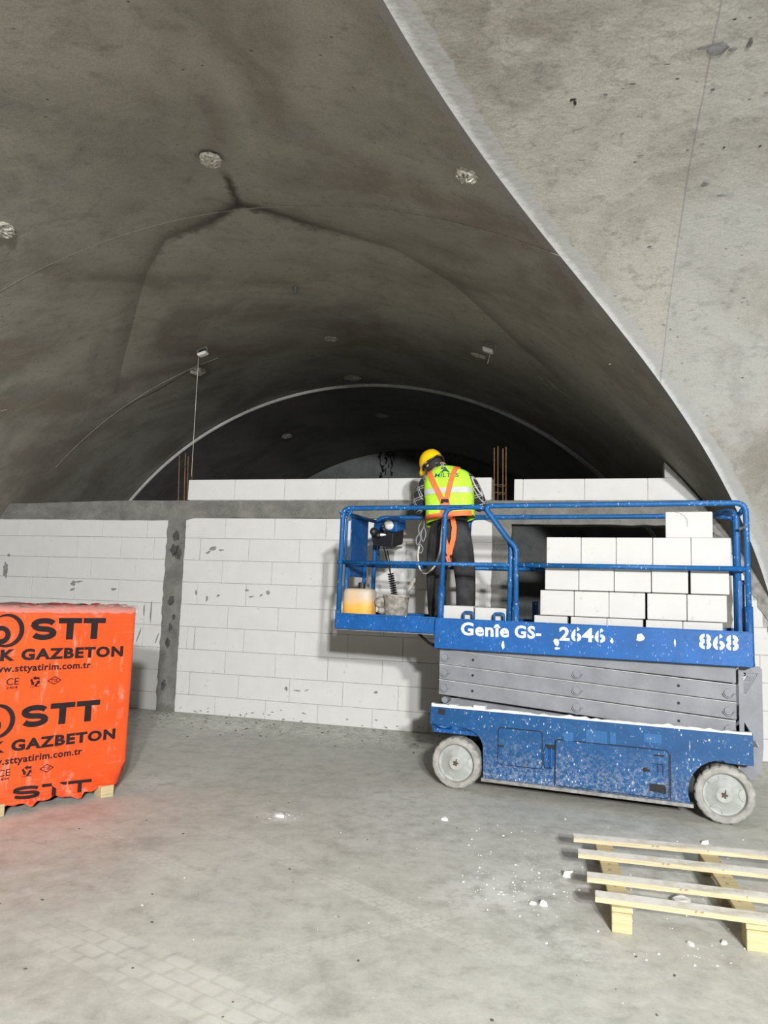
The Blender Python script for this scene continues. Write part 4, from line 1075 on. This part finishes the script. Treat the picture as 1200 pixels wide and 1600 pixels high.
def ribbon(name, pts, wd, mat, parent, off=.010, th=.004):
    """flat strap lying on the back: pts are (u,z) in lift coordinates"""
    g = G(); n = len(pts); vs = []; fs = []
    for i, (u, z) in enumerate(pts):
        a, b = pts[max(0, i - 1)], pts[min(n - 1, i + 1)]; d = Vector((b[0] - a[0], b[1] - a[1])).normalized(); nx, nz = -d.y * wd / 2, d.x * wd / 2
        for sgn, o2 in ((1, off), (-1, off), (-1, off - th), (1, off - th)):
            p = vback(u + nx * sgn, z + nz * sgn, o2); vs.append(pl(*p))
    for i in range(n - 1):
        for k in range(4): A = i * 4 + k; B = i * 4 + (k + 1) % 4; fs.append((A, B, B + 4, A + 4))
    fs += [(0, 1, 2, 3), (4 * n - 1, 4 * n - 2, 4 * n - 3, 4 * n - 4)]
    g.add(vs, fs); return g.build(name, mat, parent)
def lin(a, b, n=10): return [(a[0] + (b[0] - a[0]) * i / n, a[1] + (b[1] - a[1]) * i / n) for i in range(n + 1)]
ribbon('reflective_band', lin((-.50, 2.335), (-.075, 2.355), 30), .05, 'reflect', vest, .008)
har = ribbon('harness', lin((-.478, 2.55), (-.285, 2.235), 16), .046, 'strap', person, .014)
ribbon('harness_strap', lin((-.222, 2.575), (-.262, 2.25), 16), .046, 'strap', har, .016)
ribbon('harness_strap', lin((-.285, 2.25), (-.275, 2.10), 6), .06, 'strap', har, .017); ribbon('harness_strap', lin((-.262, 2.25), (-.225, 2.09), 6), .055, 'strap', har, .018)
ribbon('waist_strap', lin((-.478, 2.105), (-.058, 2.152), 24), .046, 'strap', har, .016)
g = G(); g.prism([(-.315, 2.215), (-.235, 2.215), (-.245, 2.265), (-.305, 2.265)], .455, .462); 
g.v = [tuple(pl(*v)) for v in g.v]; g.build('back_pad', 'black_plastic', har)
def strap3(name, pts, wd, th=.005):
    g = G(); vs = []; fs = []; n = len(pts); pts = [Vector(p) for p in pts]
    for i, p in enumerate(pts):
        d = (pts[min(n - 1, i + 1)] - pts[max(0, i - 1)]).normalized(); x = Vector((d.z, 0, -d.x)).normalized() * wd / 2
        for q in (p + x, p - x, p - x + Vector((0, th, 0)), p + x + Vector((0, th, 0))): vs.append(pl(*q))
    for i in range(n - 1):
        for k in range(4): A = i * 4 + k; B = i * 4 + (k + 1) % 4; fs.append((A, B, B + 4, A + 4))
    fs += [(0, 1, 2, 3), (4 * n - 1, 4 * n - 2, 4 * n - 3, 4 * n - 4)]
    g.add(vs, fs); return g.build(name, 'strap', har)
strap3('leg_strap', [(-.275, .445, 2.11), (-.272, .435, 2.02), (-.262, .435, 1.92), (-.235, .45, 1.83), (-.222, .452, 1.79)], .042)
strap3('leg_strap', [(-.20, .445, 2.10), (-.178, .432, 2.02), (-.185, .432, 1.92), (-.21, .447, 1.84), (-.22, .449, 1.79)], .042)
g = G()
for k in range(4): g.tube([pl(-.235 + .015 * math.cos(t) + .006 * k, .45, 1.765 - k * .02 + .012 * math.sin(t)) for t in [6.283 * j / 8 for j in range(9)]], .006, 5)
g.tube([pl(-.22, .452, 1.80), pl(-.24, .45, 1.75), pl(-.225, .45, 1.70)], .010, 6); g.build('knotted_end', 'strap', har, True)
g = G(); g.tube([pl(-.27 + .022 * math.cos(t), .44, 2.15 + .026 * math.sin(t)) for t in [6.283 * j / 12 for j in range(13)]], .006, 6); g.build('d_ring', 'steel', har, True)
def chainpts(pts, n=8):
    out = []
    for i in range(len(pts) - 1):
        p0, p1, p2, p3 = [Vector(pts[max(0, min(len(pts) - 1, i + k))]) for k in (-1, 0, 1, 2)]
        for j in range(n):
            t = j / n; out.append(.5 * ((2 * p1) + (p2 - p0) * t + (2 * p0 - 5 * p1 + 4 * p2 - p3) * t * t + (3 * p1 - p0 - 3 * p2 + p3) * t ** 3))
    out.append(Vector(pts[-1])); return out
g = G(); g.tube([pl(*p) for p in chainpts([(-.265, .435, 2.14), (-.275, .40, 2.0), (-.285, .40, 1.85), (-.31, .40, 1.74), (-.345, .40, 1.67), (-.42, .42, 1.625), (-.475, .43, 1.67), (-.50, .45, 1.78), (-.497, .47, 1.86)])], .0085, 8); g.build('lanyard', 'rope', har, True)
g = G()
for (p, q, r) in (((-.483, .52, 2.10), (-.50, .47, 1.97), .012), ((-.50, .47, 1.97), (-.51, .46, 1.87), .016), ((-.47, .50, 2.03), (-.465, .47, 1.90), .014), ((-.49, .47, 1.88), (-.48, .46, 1.80), .012)):
    p, q = Vector(p), Vector(q); mpt = (p + q) / 2; x = Vector((.022, 0, .0))
    g.tube([pl(*c) for c in chainpts([p, mpt + x, q, mpt - x, p], 5)], .006, 6)
g.build('carabiner', 'arm', har, True)
# print on the vest
def vest_print(me):
    for v in me.vertices:
        p = vback(v.co.x, v.co.z, .0035 - v.co.y); v.co = pl(*p)
    return me
obj('vest_lettering', vest_print(text_mesh('vest_lettering', 'MILTES', -.40, -.185, 2.468, 2.507, 0, .01)), 'logo', vest)
g = G(); g.prism([(-.36, 2.513), (-.315, 2.56), (-.27, 2.513), (-.285, 2.513), (-.30, 2.527), (-.33, 2.527), (-.345, 2.513)], 0, .002); me = vest_print(g.mesh('vest_emblem')); obj('vest_emblem', me, 'logo', vest)

# ================================================================== ORANGE WRAPPED PALLET
BD = Vector((.6816, .73172, 0)); BO = Vector((-1.7359, 5.38278, 0))
bang = math.atan2(BD.y, BD.x)
box = empty('wrapped_block_pallet', BO, bang)       # local x along the printed face (far end at 0), y into the load
tag(box, 'block pallet wrapped in orange printed film standing on the floor in front of the wall', 'wrapped pallet')
L_, D_, H_ = 1.30, 1.02, 1.28
g = G(); nx, nz = 60, 44
def fx(x, z):   # slight sag of the film between the blocks
    return .004 * math.sin(x * 9 + 1) * math.sin(z * 5) * 0
grid = []
outline_bot = lambda x: .045 + .012 * math.sin(x * 23) + .008 * math.sin(x * 61) if x < -.12 else .045 + (.10) * (x + .12) / .12 * .6
vs = []; fs = []
loop = []
seg = [((0, 0), (-L_, 0), 60), ((-L_, 0), (-L_, D_), 20), ((-L_, D_), (0, D_), 30), ((0, D_), (0, 0), 20)]
for a, b, n in seg:
    for k in range(n): loop.append((a[0] + (b[0] - a[0]) * k / n, a[1] + (b[1] - a[1]) * k / n))
def rc(x, y, r=.03):
    cx, cy = max(-L_ + r, min(-r, x)), max(r, min(D_ - r, y)); d = Vector((x - cx, y - cy))
    if d.length > r: d = d.normalized() * r
    return cx + d.x, cy + d.y
NZ = 40
for i in range(NZ + 1):
    for j, (x, y) in enumerate(loop):
        zb = outline_bot(x) if y < .01 else .05 + .015 * math.sin(j)
        z = zb + (H_ - zb) * (i / NZ); X, Y = rc(x, y)
        low = max(0, 1 - (z - zb) / .13)
        cr_ = low * (.018 * math.sin(x * 17 + z * 30) + .014 * math.sin(x * 41 + z * 55 + 1) + rnd(-.004, .004)) - low * low * .015
        if y < .01: Y -= cr_ - (.05 * max(0, 1 - (z - zb) / .10) * max(0, (x + .13) / .13))
        X -= (.045 * max(0, 1 - (z - zb) / .10)) if x > -.02 else 0
        vs.append((X, Y, z + (.006 * math.sin(j * .9) if i == NZ else 0)))
n = len(loop)
for i in range(NZ):
    for j in range(n): A = i * n + j; B = i * n + (j + 1) % n; fs.append((A, B, B + n, A + n))
fs.append(tuple(range(NZ * n, NZ * n + n)))
g.add(vs, fs); film = g.build('film_wrap', 'film', box, True)
# loose clear film along the top edge
g = G(); vs = []; fs = []; K = 70
for i in range(K + 1):
    x = -L_ + (L_ + .005) * i / K; h = .006 + .008 * abs(math.sin(i * .7)) + rnd(0, .006)
    hh = h + (.012 if -.28 < x < -.06 else 0)
    for (y, z) in ((-.006, H_ - .035 + rnd(-.008, .008)), (-.007, H_ + .001), (.03, H_ + hh), (.14, H_ + .008 + rnd(0, .012)), (.3, H_ + .004)): vs.append((x, y, z))
for i in range(K):
    for k in range(4): A = i * 5 + k; fs.append((A, A + 1, A + 6, A + 5))
g.add(vs, fs); g.build('clear_film_edge', 'clear', box, True)
M['film_dark'] = simple('folded_red_film', (.45, .04, .03), .35, 0, .3, 12, .4)
for k in range(9):
    x = -.08 - .12 * k + rnd(-.03, .03); g = G(); w = rnd(.06, .14); y = rnd(.04, .2)
    g.add([(x, y, H_ + .003), (x - w, y - rnd(-.03, .05), H_ + .004), (x - w * .8, y + .09, H_ + rnd(.012, .028)), (x - w * .1, y + .08, H_ + rnd(.012, .028)), (x - w * .4, y + .2, H_ + .002)], [(0, 1, 2, 3), (3, 2, 4)])
    g.build('film_fold', 'film_dark', box)
def bx_text(s, x0, x1, z0, z1, bold, slope=0.0):
    me = text_mesh('print_lettering', s, x0, x1, z0, z1, -.0035, bold, 0, .0015, slope); return obj('print_lettering', me, 'ink', film)
for s, x0, x1, z0, z1, bd in (('K GAZBETON', -.908, -.090, .944, 1.018, .05), ('www.sttyatirim.com.tr', -.985, -.318, .862, .918, .03),
                              ('K GAZBETON', -.922, -.104, .384, .456, .05), ('www.sttyatirim.com.tr', -.995, -.333, .296, .352, .03)):
    bx_text(s, x0, x1, z0, z1, bd)
def heavy_stt(x0, x1, z0, z1, sl=0.0):
    """wide heavy sans capitals S T T"""
    wd, h = x1 - x0, z1 - z0; ws = wd * .34; th = h * .25
    Y = -.0035
    def put(pts2, faces):
        g = G(); g.add([(x, Y, z + sl * (x - x0)) for x, z in pts2], faces); g.build('print_letter', 'ink', film)
    cx = x0 + ws * .5; rx, rz = ws * .5 - th * .62, (h - th) / 4; path = []
    for k in range(13): a = math.radians(20 + 250 * k / 12); path.append((cx + rx * math.cos(a), z1 - th / 2 - rz + rz * math.sin(a)))
    for k in range(13): a = math.radians(90 - 250 * k / 12); path.append((cx + rx * math.cos(a), z0 + th / 2 + rz + rz * math.sin(a)))
    pts2 = []; fs2 = []
    for i, (x, z) in enumerate(path):
        a, b = path[max(0, i - 1)], path[min(len(path) - 1, i + 1)]; d = Vector((b[0] - a[0], b[1] - a[1])); d = d.normalized() if d.length > 1e-6 else Vector((1, 0))
        ax = th * .62; pts2 += [(x - d.y * ax, z + d.x * th / 2), (x + d.y * ax, z - d.x * th / 2)]
        if i: fs2.append((2 * i - 2, 2 * i - 1, 2 * i + 1, 2 * i))
    put(pts2, fs2)
    for k in range(2):
        a = x0 + wd * (.355 + .335 * k); b = a + wd * .315; m = (a + b) / 2; q = th * .68
        put([(a, z1 - th), (b, z1 - th), (b, z1), (a, z1), (m - q, z0), (m + q, z0), (m + q, z1 - th), (m - q, z1 - th)], [(0, 1, 2, 3), (4, 5, 6, 7)])
heavy_stt(-.738, -.236, 1.070, 1.212); heavy_stt(-.752, -.234, .522, .660); heavy_stt(-.765, -.254, .085, .165, -.05)
def ring(cx, cz, r0, r1, x2, z2, n=40):
    """crescent: outer circle minus a shifted inner circle"""
    g = G(); vs = []; fs = []
    for k in range(n):
        t = 2 * math.pi * k / n
        vs += [(cx + r1 * math.cos(t), -.0035, cz + r1 * math.sin(t)), (x2 + r0 * math.cos(t), -.0035, z2 + r0 * math.sin(t))]
    for k in range(n): a = 2 * k; b = 2 * ((k + 1) % n); fs.append((a, b, b + 1, a + 1))
    g.add(vs, fs); return g.build('print_emblem', 'ink', film)
for zc_, xc in ((1.134, -.88), (.578, -.89)):
    ring(xc, zc_, .088, .105, xc - .014, zc_); ring(xc - .035, zc_ - .028, .026, .058, xc - .035, zc_ - .026)
for (dx, z0, z1) in ((0, .777, .838), (-.005, .222, .282)):
    bx_text('CE', -.858 + dx, -.782 + dx, z0 + .018, z1, .006); bx_text('2404', -.855 + dx, -.788 + dx, z0 - .006, z0 + .010, .012)
    # recycling arrows
    for k in range(3):
        a = math.radians(90 + 120 * k); cx, cz = -.68 + dx, (z0 + z1) / 2 + .002; g = G()
        def rp(x, z): return (cx + x * math.cos(a) - z * math.sin(a), cz + x * math.sin(a) + z * math.cos(a))
        g.prism([rp(.010, -.026), rp(.024, -.026), rp(.026, .000), rp(.034, .0), rp(.020, .018), rp(.006, .0), rp(.013, .0)][::1], -.0035, -.001); g.build('print_mark', 'ink', film)
    bx_text('-----', -.712 + dx, -.65 + dx, z0 - .003, z0 + .001, .02)
    g = G(); cx, cz = -.557 + dx, (z0 + z1) / 2; A_, B_ = .048, .027
    for sx, sz in ((1, 1), (-1, 1), (-1, -1), (1, -1)):
        p1, p2 = (cx + sx * A_, cz), (cx, cz + sz * B_); p3, p4 = (cx, cz + sz * (B_ - .006)), (cx + sx * (A_ - .011), cz)
        g.add([(p[0], -.0035, p[1]) for p in (p1, p2, p3, p4)], [(0, 1, 2, 3)])
    g.build('print_mark', 'ink', film); bx_text('TSE', cx - .022, cx + .022, cz - .009, cz + .009, .01)
for x in (-.135, -.85, -1.22):
    for y in (.0, .46, .9):
        g = G(); g.box(x - .045, x + .045, y - .012, y + .09, 0, .075); o = g.build('pallet_foot', 'wood', box, False, .003)

# ================================================================== LOOSE PALLET
pal = empty('wooden_pallet', (1.075, 3.49, 0), math.radians(-14.0))
tag(pal, 'dusty raw pine pallet with four slats lying on the floor in front of the lift', 'pallet')
for k, (y, x0, sk) in enumerate(((.02, -.072, -.03), (.275, -.102, .005), (.615, -.140, .012), (.90, -.163, .05))):
    g = G(); hx = .64; n = 1
    for i in range(n):
        xa, xb = -hx + 2 * hx * i / n, -hx + 2 * hx * (i + 1) / n
        g.box(xa, xb, -.0425, .0425, 0, .022)
    o = g.build('slat', 'wood_dusty', pal); o.location = (x0 + hx, y, .105); o.rotation_euler = (rnd(-.01, .01), 0, sk)
for k, x in enumerate((.040, .585, 1.13)):
    g = G(); g.box(-.045, .045, -.03, .97, 0, .02); o = g.build('stringer_board', 'wood', pal, False, .002); o.location = (x, 0, .084); o.rotation_euler = (0, 0, .045)
    for y in (.0, .44, .88):
        g = G(); g.box(-.043, .043, -.035, .06, 0, .084); o = g.build('spacer_block', 'wood', pal, False, .003); o.location = (x - .045 * y, y - .005, 0); o.rotation_euler = (0, 0, rnd(-.05, .05))

# ================================================================== CRUMBS OF BLOCK ON THE FLOOR
M['crumb'] = simple('white_block_crumb', (.80, .80, .78), .95, 0, .08, 40, .3)
def chunk(g, x, y, a, b, h, z=0.0):
    K = 7; rot = rnd(0, 6.28); vs = []
    bot = [(a * rnd(.7, 1.15) * math.cos(6.283 * k / K), b * rnd(.7, 1.15) * math.sin(6.283 * k / K)) for k in range(K)]
    for p, q in bot: vs.append((x + p * math.cos(rot) - q * math.sin(rot), y + p * math.sin(rot) + q * math.cos(rot), z))
    for p, q in bot: p *= rnd(.6, .9); q *= rnd(.6, .9); vs.append((x + p * math.cos(rot) - q * math.sin(rot), y + p * math.sin(rot) + q * math.cos(rot), z + h * rnd(.7, 1.1)))
    g.add(vs, [tuple(reversed(range(K))), tuple(range(K, 2 * K))] + [(k, (k + 1) % K, K + (k + 1) % K, K + k) for k in range(K)])
big = [((.82, 3.72), .022, .017, .02, 'squarish white block fragment on the floor left of the loose pallet'), ((.77, 3.73), .022, .012, .012, 'flat white block fragment beside the squarish one left of the loose pallet'),
       ((2.02, 4.72), .028, .018, .02, 'white block fragment on the floor below the right lift wheel'), ((.46, 5.02), .028, .02, .018, 'white block fragment on the floor below the left lift wheel'),
       ((1.50, 3.78), .07, .05, .035, 'large white block fragment lying under the loose pallet'), ((1.37, 3.36), .022, .012, .01, 'white chip on the floor in front of the loose pallet'), ((1.52, 3.38), .02, .012, .012, 'white chip on the floor by the front right foot of the loose pallet'),
       ((-.60, 4.98), .045, .028, .016, 'crumbled white lump in the middle of the floor'), ((1.03, 4.10), .03, .022, .03, 'white fragment stuck under the left end of the loose pallet')]
for (x, y), a, b, h, lab in big:
    g = G(); chunk(g, 0, 0, a, b, h); o = g.build('block_fragment', 'crumb', None); o.location = (x, y, 0); tag(o, lab, 'rubble', 'white block fragments on the floor')
g = G()
def scatter(cx, cy, sx, sy, n, s0, s1):
    for k in range(n):
        x, y = random.gauss(cx, sx), random.gauss(cy, sy); s = .62 * rnd(s0, s1) * (.35 + .9 * random.random() ** 2); chunk(g, x, y, s, s * rnd(.5, 1), s * .6)
scatter(.72, 3.9, .16, .18, 90, .003, .012); scatter(.75, 4.3, .2, .2, 50, .003, .010); scatter(1.4, 3.75, .35, .2, 70, .003, .014); scatter(1.4, 3.25, .25, .08, 30, .003, .011)
scatter(-.6, 4.98, .06, .05, 25, .003, .012); scatter(.6, 4.8, .6, .25, 40, .003, .010); scatter(-.3, 4.0, .9, .8, 40, .002, .007); scatter(1.7, 4.6, .4, .12, 25, .003, .009); scatter(.3, 3.2, .7, .4, 30, .002, .007)
tag(g.build('block_crumbs', 'crumb', None), 'scattered tiny white crumbs of block and plaster on the floor', 'rubble', None, 'stuff')
M['dark_crumb'] = simple('dark_grit', (.10, .095, .085), .95)
g = G()
for k in range(110):
    u, w = rnd(-4.6, -.5), 7.60 - abs(random.gauss(0, .35)); p = uw(u, w, 0); s = rnd(.003, .012); chunk(g, p.x, p.y, s * 1.6, s, s * .5, .05 * sm((w - 6.98) / .55))
for k in range(60): p = (rnd(-2.2, 1.6), rnd(2.2, 6.0)); s = rnd(.002, .007); chunk(g, p[0], p[1], s * 1.5, s, s * .5)
tag(g.build('floor_grit', 'dark_crumb', None), 'dark grit scattered over the floor near the wall', 'rubble', None, 'stuff')
